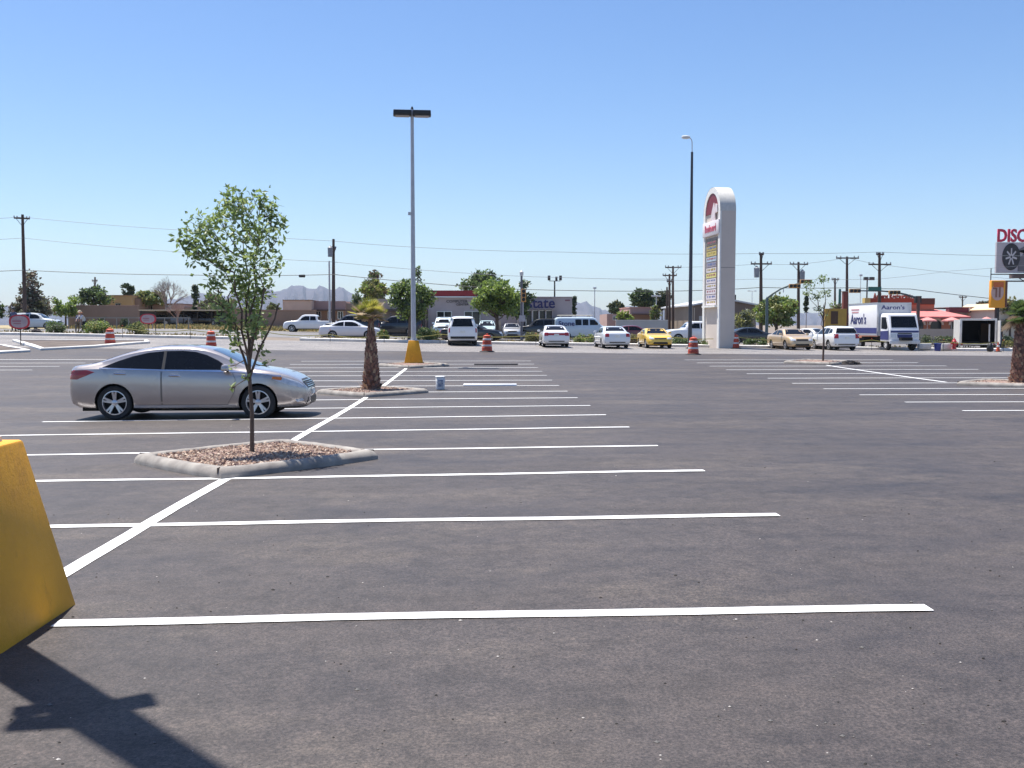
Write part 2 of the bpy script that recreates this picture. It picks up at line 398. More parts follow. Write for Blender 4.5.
def long_island(label, pts, w, seed):
    cx, cy = pts[0]; z0 = gz(cx, cy); t = thing('kerbed_island', label, 'traffic island', (cx, cy, z0), 0, 'long kerbed beds at the lot edge')
    b = MB(); 
    def off(k, z):
        c = Vector((sum(p[0] for p in pts)/len(pts), sum(p[1] for p in pts)/len(pts))); out = []
        for i in range(len(pts)):
            p0, p1 = Vector(pts[i]), Vector(pts[(i+1) % len(pts)])
            for s in range(8):
                p = p0.lerp(p1, s/8); d = (c-p); q = p+d.normalized()*min(k*1.6, d.length*.8); out.append((q.x-cx, q.y-cy, gz(q.x, q.y)-z0+z))
        return out
    b.loops([off(0, -.03), off(0, .12), off(.03, .15), off(w, .15), off(w, .05)]); b.build('kerb', M['kerb_white'], t)
    g = MB(); r = off(w, .11); g.add(r, [tuple(range(len(r)))]); g.build('soil_bed', M['bed_soil'], t)
A = [on(12, 60), on(148, 62), on(150, 60.5), on(95, 56), on(40, 53.5)]
long_island('long kerbed dirt bed holding an oval sign and one barrel', [(p.x, p.y) for p in A], .2, 1)
A = [on(-60, 58), on(5, 56), on(30, 52.5), on(-70, 49)]
long_island('kerbed bed cut by the picture edge beside the oval sign', [(p.x, p.y) for p in A], .2, 2)

# wheel stops
def wheel_stop(label, px, Y, L, m, h=.12, rz=0):
    p = on(px, Y); t = thing('wheel_stop', label, 'wheel stop', (p.x, p.y, p.z+.012), rz, 'wheel stops')
    b = MB(); b.prism([(-.09, 0), (-.07, h*.75), (-.045, h), (.045, h), (.07, h*.75), (.09, 0)], -L/2, L/2, 'YZ')
    b.build('block', m, t, bev=.012)
    for s in (-1, 1): b = MB(); b.tube([(s*L*.32, 0, h-.02), (s*L*.32, 0, h+.012)], .018, 8); b.build('pin', M['galv'], t)
wheel_stop('bright white wheel stop lying between painted stall lines', 490, 29.9, 1.65, M['white_paint'], .07)
wheel_stop('dark shaded concrete wheel stop lying in the farther stalls', 496, 43.0, 1.95, mat('shaded_concrete', (.06, .058, .06), .8), .07)  # concrete block; shade of its near face put into the dark colour

# paint pail
p = on(440, 28.3); t = thing('paint_pail', 'square white paint pail with blue label standing on the stall lines', 'pail', (p.x, p.y, p.z+.012), R(12))
b = MB(); b.box((0, 0, .18), (.23, .23, .36), tap=1.04); b.build('pail_body', mat('pail_plastic', (.72, .74, .76), .4), t, bev=.025)
b = MB(); b.box((0, 0, .375), (.26, .26, .035)); b.build('lid', mat('pail_lid', (.78, .78, .77), .45), t, bev=.01)
b = MB(); b.box((-.015, -.1225, .19), (.15, .006, .2)); b.build('label', mat('blue_label', (.06, .10, .22), .5, (.5, .52, .55), 9), t)
b = MB(); b.tube([(-.13, 0, .33), (-.13, -.11, .25), (0, -.15, .2), (.13, -.11, .25), (.13, 0, .33)], .006, 6); b.build('handle', M['galv'], t)

# ------------------------------------------------------------------ traffic barrels
def barrel():
    t = thing('traffic_barrel', 'x', 'barrel', (0, 0, 0), 0, 'orange and white striped traffic barrels')
    b = MB(); b.lathe([(.30, .02), (.29, .12), (.285, .27), (.27, .28), (.265, .45), (.25, .46), (.245, .63), (.23, .64), (.225, .80), (.21, .81), (.20, .94), (.12, .98), (0, .985)], 28)
    b.build('drum', M['orange'], t, smooth=True)
    for k, (z, r, m) in enumerate(((.16, .292, 'redband'), (.33, .274, 'reflect'), (.51, .256, 'redband'), (.69, .236, 'reflect'))):
        b = MB(); b.lathe([(r-.005, z), (r, z+.004), (r-.006, z+.10), (r-.012, z+.104)], 28); b.build('stripe_band', M[m], t, smooth=True)
    b = MB(); b.lathe([(.42, 0), (.42, .03), (.32, .07), (.30, .07)], 24); b.build('rubber_base', M['rubber'], t, smooth=True)
    b = MB(); b.tube([(-.07, 0, .96), (-.07, 0, 1.05), (.07, 0, 1.05), (.07, 0, .96)], .018, 6); b.build('handle', M['orange'], t)
    return t
b0 = barrel(); p = on(693.5, 54.3); b0.location = p; b0['label'] = 'striped barrel directly in front of the dark lamp post beside the tower sign'
b0.scale = (1.05, 1.05, 1.0)
for px, Y, l, rz in ((735, 66.3, 'striped barrel at the foot of the tall tower sign', .5), (487, 56.0, 'striped barrel beside the white SUV, in front of the black sedan', 1), (211, 57, 'striped barrel standing behind the silver sedan roof', 2),
                     (110, 58.2, 'striped barrel standing in the long kerbed dirt bed', 3)):
    p = on(px, Y); dup(b0, p, rz, l)

# ------------------------------------------------------------------ oval signs
def oval_sign(label, px, Y, w, h, cz, posts, tilt=0, rz=0):
    p = on(px, Y); t = thing('oval_sign', label, 'sign', (p.x, p.y, p.z), rz, 'red rimmed oval signs')
    for x in posts:
        b = MB(); b.tube([(x, .03, -.05), (x, .03, cz+h*.3)], .03, 8); b.build('post', M['bronze'], t, smooth=True)
    def ov(s, y): return [(w/2*s*math.copysign(abs(math.cos(a))**.8, math.cos(a)), y, cz+h/2*s*math.copysign(abs(math.sin(a))**.8, math.sin(a))) for a in [2*math.pi*i/28+tilt for i in range(28)]]
    b = MB(); b.loops([ov(1, 0), ov(1, -.04), ov(.82, -.05)], True, True, False); b.build('rim', M['red_sign'], t)
    b = MB(); b.loops([ov(.82, -.042), ov(.81, -.046)], True, False, True); b.build('face', mat('faded_sign_face', (.42, .33, .35), .6, (.32, .25, .27), 4), t)
    b = MB(); b.box((-.12*w, -.052, cz+.05*h), (.42*w, .008, .1*h)); b.box((-.1*w, -.052, cz-.12*h), (.36*w, .008, .07*h)); b.build('marking', mat('faded_red', (.34, .14, .17), .6), t)
oval_sign('large red rimmed oval sign on single post in the kerbed bed', 20, 57.5, 1.2, .84, 1.36, [.02])
oval_sign('red rimmed oval sign on two posts behind the far kerb', 148.5, 68.9, 1.12, .72, 1.30, [-.02, .5])

# ------------------------------------------------------------------ lamp post, tower sign
p = on(690, 64.5); t = thing('street_lamp', 'tall dark lamp post with bare tapering shaft behind a striped barrel', 'street lamp', (p.x, p.y, p.z))
top = at(693, 152, 64.5); hh = top.z-p.z
b = MB(); b.tube([(0, 0, 0), (0, 0, hh*.5), (.0, 0, hh)], [.14, .115, .08], 12); b.build('pole', mat('dark_steel', (.055, .06, .075), .5), t, smooth=True)
b = MB(); b.tube([(0, 0, hh), (0, .02, hh+.65), (-.06, .02, hh+.85), (-.2, .02, hh+.93)], .03, 8); b.build('lamp_arm', M['galv'], t, smooth=True)
b = MB(); b.lathe([(0, -.34), (.10, -.28), (.13, 0), (.08, .22), (0, .26)], 12, 'X', (-.38, .02, hh+.97)); b.build('lamp_head', mat('lamp_white', (.7, .7, .68), .4), t, smooth=True)
b = MB(); b.box((0, 0, .06), (.5, .5, .12)); b.build('base_plate', M['kerb'], t, bev=.02)

def tower_sign():
    Y = 66.0; p = on(720, Y); z0 = p.z
    hgt = at(720, 184, Y).z-z0
    # local frame: text face looks along -X', edge looks along -Y'
    t = thing('tower_sign', 'tall arched shopping centre tower sign with maroon top and tenant panels', 'sign tower', (at(720, 340, Y).x, Y, z0), R(5))
    Wd = 3.6; T = 1.02; rtop = Wd/2
    arch = [(0, 0), (0, hgt-rtop)]+[(Wd/2-Wd/2*math.cos(math.pi*i/20), hgt-rtop+rtop*math.sin(math.pi*i/20)) for i in range(1, 20)]+[(Wd, hgt-rtop), (Wd, 0)]
    stucco = mat('grey_tan_stucco', (.62, .54, .47), .85, (.56, .49, .43), .7, bmp=.1)
    b = MB(); b.prism(arch, 0.0, T, 'YZ'); b.build('tower_body', stucco, t)
    # white frame on the text face: legs and arch
    wh = mat('white_stucco', (.80, .79, .75), .7)
    fr_ = MB(); outer = arch; k = .40
    inner = [(k, 0), (k, hgt-rtop)]+[(Wd/2-(Wd/2-k)*math.cos(math.pi*i/20), hgt-rtop+(rtop-k)*math.sin(math.pi*i/20)) for i in range(1, 20)]+[(Wd-k, hgt-rtop), (Wd-k, 0)]
    n = len(outer)
    fr_.loops([[(-.10, y, z) for y, z in outer], [(-.10, y, z) for y, z in inner], [(-.003, y, z) for y, z in inner]], False)
    fr_.loops([[(-.002, y, z) for y, z in outer], [(-.10, y, z) for y, z in outer]], False)
    fr_.build('white_frame', wh, t)
    cp = MB(); sel = arch[1:-1]
    cp.loops([[(-.105, Wd/2+(y-Wd/2)*1.004, z+.006) for y, z in sel], [(T+.004, Wd/2+(y-Wd/2)*1.004, z+.006) for y, z in sel]], False); cp.build('sunlit_arch_skin', mat('sunlit_stucco', (.62, .60, .55), .8), t, smooth=True)  # paler skin over the arch: sunlight on its top put into the colour
    z1 = hgt-rtop-.1
    ar = MB(); pts = [(Wd/2-(Wd/2-k-.01)*math.cos(math.pi*i/20), z1+.1+(rtop-k-.01)*math.sin(math.pi*i/20)) for i in range(21)]
    ar.prism(pts, -.06, -.004, 'YZ'); ar.build('maroon_panel', mat('maroon', (.20, .012, .022), .5), t)
    lg = MB(); lg.prism([(1.0, z1-.55), (2.0, z1-.55), (1.75, z1+.25), (1.35, z1+.8), (1.05, z1+.25)], -.12, -.061, 'YZ'); lg.prism([(.55, z1+.1), (1.05, z1+.05), (1.0, z1+.7), (.6, z1+.6)], -.12, -.061, 'YZ')
    lg.build('emblem', mat('emblem_white', (.74, .70, .70), .5, (.60, .45, .45), 2), t)
    nm = MB(); nm.box((-.09, Wd/2, z1-.95), (.18, Wd-.15, 1.0)); np_ = nm.build('name_panel', mat('name_panel_white', (.78, .72, .73), .5), t, bev=.02)
    text('lettering', 'Boulevard', .72, mat('pink_letters', (.55, .10, .16), .5), np_, (-.185, Wd/2, z1-.95), (R(90), 0, R(-90)), .02, sx=.82, bold=.01)
    pn = MB(); pn.box((-.035, Wd/2, (z1-1.6+2.9)/2+.0), (.06, Wd-2*k-.35, z1-1.6-2.9)); pn.build('panel_cabinet', mat('cabinet_brown', (.23, .19, .17), .6), t)
    cols = [(.14, .11, .09), (.42, .32, .10), (.55, .44, .14), (.42, .50, .58), (.28, .25, .30), (.66, .60, .62), (.68, .62, .22), (.66, .60, .62), (.70, .66, .70), (.72, .66, .68), (.72, .64, .66), (.70, .64, .66)]
    zt = z1-1.75; ph = (zt-3.0)/len(cols)
    for i, c in enumerate(cols):
        z = zt-ph*(i+.5); pp = MB(); pp.box((-.075, Wd/2-.0, z), (.03, Wd-2*k-.7, ph*.86)); o = pp.build('tenant_panel', mat('tenant_%d' % i, c, .5), t)
        q = MB(); cc = [(.35, .10, .12), (.12, .16, .35), (.4, .3, .05)][i % 3]
        rr = random.Random(i); 
        for s in range(5): q = MB(); q.box((-.093, Wd/2-.75+.36*s+rr.uniform(-.05, .05), z+ph*.08), (.008, rr.uniform(.16, .30), ph*rr.uniform(.22, .38))); q.build('panel_marking', mat('tenant_ink_%d' % (i % 3), cc, .5), o)
    sill = MB(); sill.box((-.16, Wd/2, 2.92), (.25, Wd-2*k+.0, .14)); sill.build('sill', wh, t)
    j = MB(); j.box((T/2, -.003, 5.55), (T, .012, .03)); j.build('joint', mat('joint_grey', (.2, .18, .17), .8), t)
    return t
tower_sign()

# loose grit swept across the near stalls (nobody could count it)
rg = random.Random(77); b = MB(); ico = [(1,0,0),(-1,0,0),(0,1,0),(0,-1,0),(0,0,1),(0,0,-1)]; icf = [(0,2,4),(2,1,4),(1,3,4),(3,0,4),(2,0,5),(1,2,5),(3,1,5),(0,3,5)]
for _ in range(620):
    y = 3.2+9*rg.random()**1.6; x = rg.uniform(-.62, .6)*y; q = rg.uniform(.002, .006) if rg.random() < .9 else rg.uniform(.006, .011); b.cur = rg.choice((0, 1, 1, 1, 2, 2)); z = gz(x, y)+.014
    b.add([(x+v[0]*q*1.3, y+v[1]*q, z+v[2]*q*.7) for v in ico], icf)
kind(b.build('grit', [mat('pale_grit', (.50, .46, .42), .9), mat('grey_grit', (.16, .15, .14), .9), mat('dark_grit', (.03, .028, .026), .9)], recalc=False), 'stuff')
# ------------------------------------------------------------------ vegetation
LF = {}
def leafs(key, c, c2, **k):
    if key not in LF: LF[key] = leafmat('foliage_'+key, c, c2, **k)
    return LF[key]
def leaf(b, c, L, w, rg, up=.3):
    d = Vector((rg.gauss(0, 1), rg.gauss(0, 1), rg.gauss(up, .8))).normalized(); s = d.cross(Vector((rg.gauss(0, 1), rg.gauss(0, 1), rg.gauss(0, 1)))).normalized()
    n = d.cross(s)*w*.35
    b.add([c, c+d*L*.5+s*w-n, c+d*L, c+d*L*.5-s*w-n], [(0, 1, 2), (0, 2, 3)])
def crown(parent, clumps, per, L, w, mats, rg, name='crown', shell=.75, up=.2):
    """clumps: (x, y, z, r) leaf clumps through the crown's volume"""
    b = MB()
    for x, y, z, r in clumps:
        b.cur = rg.randrange(len(mats))
        for _ in range(max(6, int(per*r*r))):
            d = Vector((rg.gauss(0, 1), rg.gauss(0, 1), rg.gauss(0, 1))).normalized()*r*(rg.random()**.45)
            if rg.random() < .1: d *= 1.35
            d.z *= shell
            if rg.random() < .15: b.cur = rg.randrange(len(mats))
            leaf(b, Vector((x, y, z))+d, L*rg.uniform(.6, 1.3), w*rg.uniform(.7, 1.2), rg, up)
    return b.build(name, mats, parent, recalc=False)
def limb(b, p0, p1, r0, r1, rg, wob=.12, n=5):
    p0, p1 = Vector(p0), Vector(p1); L = (p1-p0).length; pts = []; rr = []
    for i in range(n+1):
        t = i/n; j = Vector((rg.uniform(-1, 1), rg.uniform(-1, 1), rg.uniform(-.5, .5)))*wob*L*.25*(0 if i in (0, n) else 1)
        sag = Vector((0, 0, -.10*L*math.sin(math.pi*t)*(1-abs((p1-p0).normalized().z))))
        pts.append(p0.lerp(p1, t)+j+sag); rr.append(r0+(r1-r0)*t)
    b.tube(pts, rr, 6)
    return pts

# near young tree: limb tips surveyed from the photo (offsets in metres from its foot)
p = Vector((on(250, 12.55).x, 12.55, gz(-2.9, 12.55)+.12))
t = thing('young_tree', 'slim young tree with airy green crown on the gravel island beside the sedan', 'tree', p, 0, 'young trees in the lot islands')
rg = random.Random(11)
tips = [(248,300,.30),(236,322,.24),(252,328,.22),(238,276,.30),(238,197,.28),(226,207,.26),(250,205,.26),(268,204,.26),(276,222,.26),(200,226,.26),(188,239,.22),(212,234,.34),(240,232,.36),(264,238,.32),(281,240,.20),(204,254,.28),(228,262,.34),(256,262,.32),
        (272,262,.22),(219,284,.24),(243,290,.32),(262,286,.26),(232,312,.24),(250,316,.26),(264,322,.20),(238,340,.15),(256,346,.16),(266,362,.09),(232,362,.08),(246,374,.08),(230,385,.06),(194,248,.16),(262,192,.18),(214,216,.2)]
S = 12.8/F
b = MB(); cl = []
b.tube([(0, 0, -.1), (.01, 0, .5), (-.02, .01, 1.0), (-.01, 0, 1.45)], [.030, .026, .024, .020], 8)
forks = [(-.01, 0, 1.0), (-.02, .01, 1.2), (0, 0, 1.4)]
mains = [((-.02, .01, .98), (-.30, .1, 2.0)), ((-.02, 0, 1.02), (.22, -.12, 2.1)), ((-.01, 0, 1.1), (-.10, .22, 2.5)), ((-.01, 0, 1.15), (.10, .15, 2.7)), ((-.01, 0, 1.05), (-.14, -.2, 2.3)), ((-.01, 0, .97), (.34, .12, 1.9))]
ml = [limb(b, a, e, .018, .009, rg, .12) for a, e in mains]
for px, py, r in tips:
    x, z = (px-250)*S*.95, (448-py-max(0, 215-py)*.3)*S*.98; y = rg.uniform(-.42, .42)*min(1, r*3.2)
    tip = Vector((x, y, z)); best = min((q for m_ in ml for q in m_), key=lambda q: (q-tip).length+(2 if q.z > z-.15 else 0))
    pp = limb(b, best, tip, .008, .003, rg, .14, 4); cl.append((x, y, z, r*.64))
    for _ in range(5):
        e = tip+Vector((rg.uniform(-.6, .6), rg.uniform(-.6, .6), rg.uniform(-.3, .6)))*r; limb(b, pp[3], e, .005, .002, rg, .3, 2)
b.build('trunk', M['bark'], t, smooth=True, recalc=False)
crown(t, cl, 2900, .088, .022, [leafs('ash', (.25, .33, .10), (.19, .26, .08), trans=.5), leafs('ash_dark', (.15, .21, .065), (.11, .165, .05), trans=.45), leafs('ash_light', (.34, .42, .15), (.26, .34, .115), trans=.5)], rg, shell=1.25, up=.1)

# sapling on the far island
p = on(823.5, 44.3); p.z += .13
t = thing('young_tree', 'thin sapling with sparse pale leaves in front of the white hatchback', 'tree', p, 0, 'young trees in the lot islands'); rg = random.Random(12)
S = 44.3/F; b = MB(); b.tube([(0, 0, -.1), (.02, 0, .9), (-.02, .02, 1.9), (0, 0, 2.6)], [.05, .045, .035, .02], 7); cl = []
for px, py, r in ((808, 288, .30), (812, 300, .26), (820, 283, .30), (827, 296, .32), (816, 312, .22), (832, 308, .2), (804, 296, .22), (826, 318, .18)):
    x, z = (px-823.5)*S, (364-py)*S; y = rg.uniform(-.4, .4); limb(b, (0, 0, min(2.5, z*.62)), (x, y, z), .02, .006, rg, .3, 4); cl.append((x, y, z, r))
b.build('trunk', M['bark'], t, smooth=True, recalc=False)
crown(t, cl, 800, .13, .035, [leafs('sapling', (.12, .16, .06), (.09, .13, .05), trans=.4), LF['ash']], rg)

def tree(name, label, px, py_top, py_bot, w_px, Y, mats, seed, trunk_px=None, base=None, n=26, per=90, leafL=.34, group='trees along the street', shape='round', cr=.30, x_off=0):
    """crown between two rows of the photo at depth Y; trunk to the ground"""
    c = on(trunk_px if trunk_px else px, Y); t = thing(name, label, 'tree', c, 0, group); rg = random.Random(seed)
    zt, zb = at(px, py_top, Y).z-c.z, at(px, py_bot, Y).z-c.z; cx = at(px, 320, Y).x-c.x; hw = w_px*Y/F/2; hh = (zt-zb)/2; zc = (zt+zb)/2
    b = MB(); r0 = max(.05, hw*.07); b.tube([(0, 0, -.2), (cx*.3, 0, zb*.6), (cx*.8, 0, zb+hh*.5), (cx, 0, zb+hh*1.2)], [r0*1.2, r0, r0*.8, r0*.35], 8); cl = []
    for i in range(n):
        for _ in range(40):
            d = Vector((rg.uniform(-1, 1), rg.uniform(-1, 1), rg.uniform(-1, 1)))
            if shape == 'cone': ok = (d.x*d.x+d.y*d.y) ** .5 < (1-d.z)*.55+.08
            elif shape == 'column': ok = (d.x*d.x+d.y*d.y) ** .5 < .8*(1-max(0, d.z)**2.0)+.1
            elif shape == 'bush': ok = d.length < 1 and d.z > -.95
            else: ok = .35 < d.length < 1
            if ok: break
        r = cr*min(hw, hh)*rg.uniform(.7, 1.5) if shape != 'column' else hw*.6
        q = (cx+d.x*(hw-r*.5), d.y*(hw-r*.5), zc+d.z*(hh-r*.4), r); cl.append(q)
        if shape in ('round', 'cone') and i % 2 == 0: limb(b, (cx*.8, 0, zb+hh*rg.uniform(.0, .8)), q[:3], r0*.35, r0*.08, rg, .3, 3)
    b.build('trunk', M['bark'], t, smooth=True, recalc=False)
    crown(t, cl, per/max(.05, (cr*min(hw, hh))**2) if shape != 'column' else per/(hw*hw*.36), leafL, leafL*.34, mats, rg)
    return t
g1 = leafs('bright', (.28, .37, .07), (.19, .27, .055), trans=.46); g2 = leafs('mid', (.15, .215, .065), (.105, .16, .052), trans=.4); g3 = leafs('dark', (.055, .085, .036), (.038, .06, .028), trans=.28)
g4 = leafs('olive', (.14, .14, .06), (.10, .105, .048)); g5 = leafs('brownish', (.19, .14, .10), (.13, .10, .075), trans=.25); g6 = leafs('grey', (.19, .21, .14), (.14, .16, .11)); g7 = leafs('yellowish', (.28, .28, .09), (.21, .21, .07))
tree('shade_tree', 'dense round green tree right behind the yellow based lamp post', 411, 277, 321, 46, 69.5, [g2, g3, g2, g1], 21, 409, n=64, per=76, leafL=.20, cr=.24)
tree('shade_tree', 'wispy grey green treetop poking above the round tree at the lamp post', 418, 264, 300, 12, 72.5, [g6, g2], 22, 414, n=12, per=18, leafL=.2, cr=.5)
tree('shade_tree', 'big bright green tree hiding the first letters of the blue shop sign', 497, 277, 321, 52, 84, [g1, g1, g2], 23, 497, n=84, per=70, leafL=.28, cr=.24)
tree('shade_tree', 'darker tall treetop behind the bright green tree, over the red parapet', 482, 269, 308, 46, 104, [g2, g2, g3], 24, 486, n=60, per=46, leafL=.36, cr=.24)
tree('shade_tree', 'dark narrow tree just beside the blue lettered shop sign', 522, 279, 320, 22, 88, [g3, g2], 25, 521, n=30, per=46, leafL=.28)
tree('pine_tree', 'brown tipped pine rising behind the low tan shop wing', 374, 267, 300, 26, 118, [g5, g4, g2], 26, n=34, per=46, leafL=.4, shape='cone', cr=.3)
tree('shade_tree', 'light green bushy tree in front of the brown tipped pine', 375, 280, 301, 30, 108, [g1, g7, g4], 27, n=34, per=50, leafL=.34)
tree('shade_tree', 'slim blue green tree at the foot of the mountains by the pine', 357, 287, 305, 9, 112, [g6, g2], 28, n=12, per=34, leafL=.3, shape='column')
tree('pine_tree', 'shaggy brown and dark evergreen next to the tallest wooden pole', 33, 268, 317, 38, 104, [g5, g5, g6, g4], 29, 36, n=60, per=44, leafL=.34, shape='cone', cr=.26)
tree('shade_tree', 'leafy green tree between the shaggy evergreen and the brown wall', 66, 296, 318, 28, 110, [g2, g1], 30, n=26, per=46, leafL=.34)
tree('shade_tree', 'dark green tree directly behind the brown wall end', 94, 287, 312, 36, 128, [g2, g3], 31, n=30, per=46, leafL=.4)
tree('shade_tree', 'small dark round treetop above the mustard building', 128, 283, 298, 13, 150, [g3], 32, n=16, per=46, leafL=.4)
tree('shade_tree', 'pale green bushy tree beside the mustard building', 150, 291, 307, 34, 136, [g2, g7], 33, n=34, per=46, leafL=.4)
tree('cypress_tree', 'tall thin dark cypress among the bare trees', 196, 282, 314, 7, 130, [g3], 34, n=26, per=40, leafL=.3, shape='column', group='pencil cypresses')
tree('cypress_tree', 'tall thin dark cypress above the roof of the blue van', 574, 293, 315, 5, 140, [g3], 35, n=22, per=40, leafL=.3, shape='column', group='pencil cypresses')
tree('cypress_tree', 'tall thin dark cypress behind the traffic signal arm', 806, 291, 312, 4, 140, [g3], 36, n=22, per=40, leafL=.3, shape='column', group='pencil cypresses')
tree('shade_tree', 'broad dark green tree mass over the brown house', 643, 288, 309, 26, 150, [g3, g2, g3], 37, n=40, per=50, leafL=.5)
tree('shade_tree', 'dark green tree behind the cluster of three wooden poles', 662, 290, 312, 18, 152, [g3, g4], 38, n=30, per=46, leafL=.5)
tree('shade_tree', 'small dark tree where hills meet the brown house', 617, 301, 315, 16, 160, [g3, g4], 39, n=22, per=46, leafL=.5)
tree('shade_tree', 'low bright green tree in front of the brown house', 625, 311, 326, 15, 110, [g1, g7], 40, n=20, per=46, leafL=.34)
tree('shade_tree', 'yellow green tree beside the tan metal building', 655, 306, 327, 10, 112, [g7, g2], 41, n=18, per=40, leafL=.34)
tree('shade_tree', 'bushy yellow green tree behind the mound shaped traffic signal pole', 776, 296, 328, 50, 92, [g1, g2, g7], 42, 777, n=76, per=50, leafL=.3, cr=.24)
tree('shade_tree', 'olive tree between the tower sign and a wooden pole', 744, 308, 330, 20, 86, [g7, g6], 43, n=24, per=30, leafL=.28)
tree('shade_tree', 'brown twiggy tree beside the yellow wall panel', 838, 304, 328, 20, 96, [g5, g4], 44, n=26, per=36, leafL=.3)
tree('shade_tree', 'dark reddish treetop behind the maroon roofed building', 984, 301, 313, 17, 130, [g5, g3], 45, n=20, per=46, leafL=.4)
tree('shade_tree', 'pale grey green treetop over the billboard base', 1010, 298, 330, 30, 100, [g6, g7], 46, n=26, per=30, leafL=.34)
tree('shade_tree', 'brownish tree partly screened by the young tree crown', 216, 293, 314, 40, 126, [g5, g4, g2], 47, n=40, per=40, leafL=.36)
tree('shade_tree', 'olive green tree beside the sunlit beige block', 273, 304, 316, 18, 124, [g2, g4], 48, n=20, per=40, leafL=.36)
tree('shade_tree', 'green treetop cut by the picture edge behind the first oval sign', -2, 300, 322, 14, 110, [g3, g2], 49, n=20, per=40, leafL=.34)

def bare_tree(label, px, top, Y, w_px, m, seed, spread=1.0):
    c = on(px, Y); t = thing('bare_tree', label, 'tree', c, 0, 'leafless trees'); rg = random.Random(seed); H = at(px, top, Y).z-c.z; b = MB()
    def rec(p, d, L, r, k):
        e = p+d*L; b.tube([p, p.lerp(e, .5)+Vector((rg.gauss(0, 1), rg.gauss(0, 1), 0))*L*.04, e], [r, r*.8, r*.6], 5 if k < 3 else 3, False)
        if k >= 6: return
        for _ in range(3 if k else 7):
            dd = (d+Vector((rg.gauss(0, .5*spread), rg.gauss(0, .5*spread), rg.gauss(.12, .25)))).normalized(); rec(e, dd, L*rg.uniform(.6, .8), r*.55, k+1)
    rec(Vector((0, 0, -.1)), Vector((0, 0, 1)), H*.27, H*.03, 0)
    s = max(v[2] for v in b.v); ww = max(abs(v[0]) for v in b.v); kx = w_px*Y/F/2/ww; b.v = [(x*kx, y*kx, z*H/s) for x, y, z in b.v]
    b.build('branches', m, t, recalc=False)
M['twig'] = mat('grey_twigs', (.22, .17, .16), .9, (.17, .135, .125), 3)
bare_tree('leafless grey tree with a wide round twig crown beside the cypress', 168, 275, 128, 40, M['twig'], 3)
bare_tree('small leafless pinkish tree low behind the carport', 178, 302, 122, 24, mat('pink_twigs', (.32, .22, .21), .9), 4)
bare_tree('leafless pale tree above the brown wall by the green trees', 76, 293, 130, 22, M['twig'], 5)

def bush(label, px, bot, top, w_px, Y, mats, seed, n=18, per=60, leafL=.14, lift=.1):
    c = on(px, Y); c.z += lift; t = thing('bush', label, 'bush', c, 0, 'bushes along the kerb'); rg = random.Random(seed); hw = w_px*Y/F/2; H = (bot-top)*Y/F
    b = MB(); cl = []
    for i in range(n):
        a = rg.uniform(0, 6.28); q = math.sqrt(rg.random()); r = .34*min(hw, H)*rg.uniform(.8, 1.4); x, y = q*math.cos(a)*(hw-r*.6), q*math.sin(a)*min(hw, 1.2); z = r*.6+rg.random()*(H-1.3*r)*math.sqrt(max(.05, 1-q*q*.8))
        cl.append((x, y, z, r)); b.tube([(x*.2, y*.2, -.05), (x*.7, y*.7, z*.6), (x, y, z)], [.025, .015, .008], 5)
    b.build('stems', M['bark'], t, recalc=False); crown(t, cl, per/(.34*min(hw, H))**2, leafL, leafL*.36, mats, rg, 'foliage'); return t
bush('rounded grey green bush beside the first oval sign', 55, 334, 318, 20, 70.5, [g6, g2], 1)
bush('wide yellow green bush behind the barrel in the dirt bed', 99, 334, 319, 30, 71, [g7, g2, g1], 2, 24)
bush('round olive bush in front of the two post oval sign', 138, 334, 320, 21, 71, [g2, g7, g3], 3)
bush('low dark spreading bush in the dry grass behind a barrel', 252, 331, 324, 18, 112, [g4, g3], 4)
bush('small green and yellow shrub beside the white sedan nose', 383, 341, 330, 13, 70.5, [g7, g2], 5)
bush('large rounded green shrub beside the yellow based lamp post', 428, 342, 327, 26, 70.5, [g2, g7, g2], 6, 26)
bush('yellowish shrub behind the white sedan with the red light bar', 534, 342, 330, 20, 71, [g7, g4], 7)
bush('low green shrub under the side windows of the blue van', 585, 343, 333, 24, 71, [g2, g1, g4], 8)
bush('low brown flowering shrub between white sedan and yellow coupe', 632, 343, 333, 18, 71, [g5, g7], 9)
bush('long clipped dark green hedge beside the yellow coupe', 684, 344, 336, 42, 70.6, [g3, g2], 10, 34)
bush('short hedge clump between the dark lamp post and tower sign', 711, 344, 337, 18, 69, [g2, g4], 11)
bush('dark green hedge at the foot of the restaurant arches', 930, 338, 328.5, 60, 86, [g3, g2, g4], 12, 34)
bush('yellow flowering bush beside the shaggy palm trunk', 1000, 345, 337, 34, 74, [g7, g7, g4], 13, 24)
bush('dark bush behind the brown board near the trailer', 1006, 334, 322, 18, 82, [g3], 14)
bush('dark clipped shrub against the brown wall end', 103, 318, 306, 11, 108, [g3], 15)
bush('dark clipped shrub below the mustard building', 125, 318, 307, 12, 108, [g3], 16)
bush('dark low hedge behind the barrel at the tower foot', 757, 344, 336, 26, 71.5, [g3, g2], 17, 20)

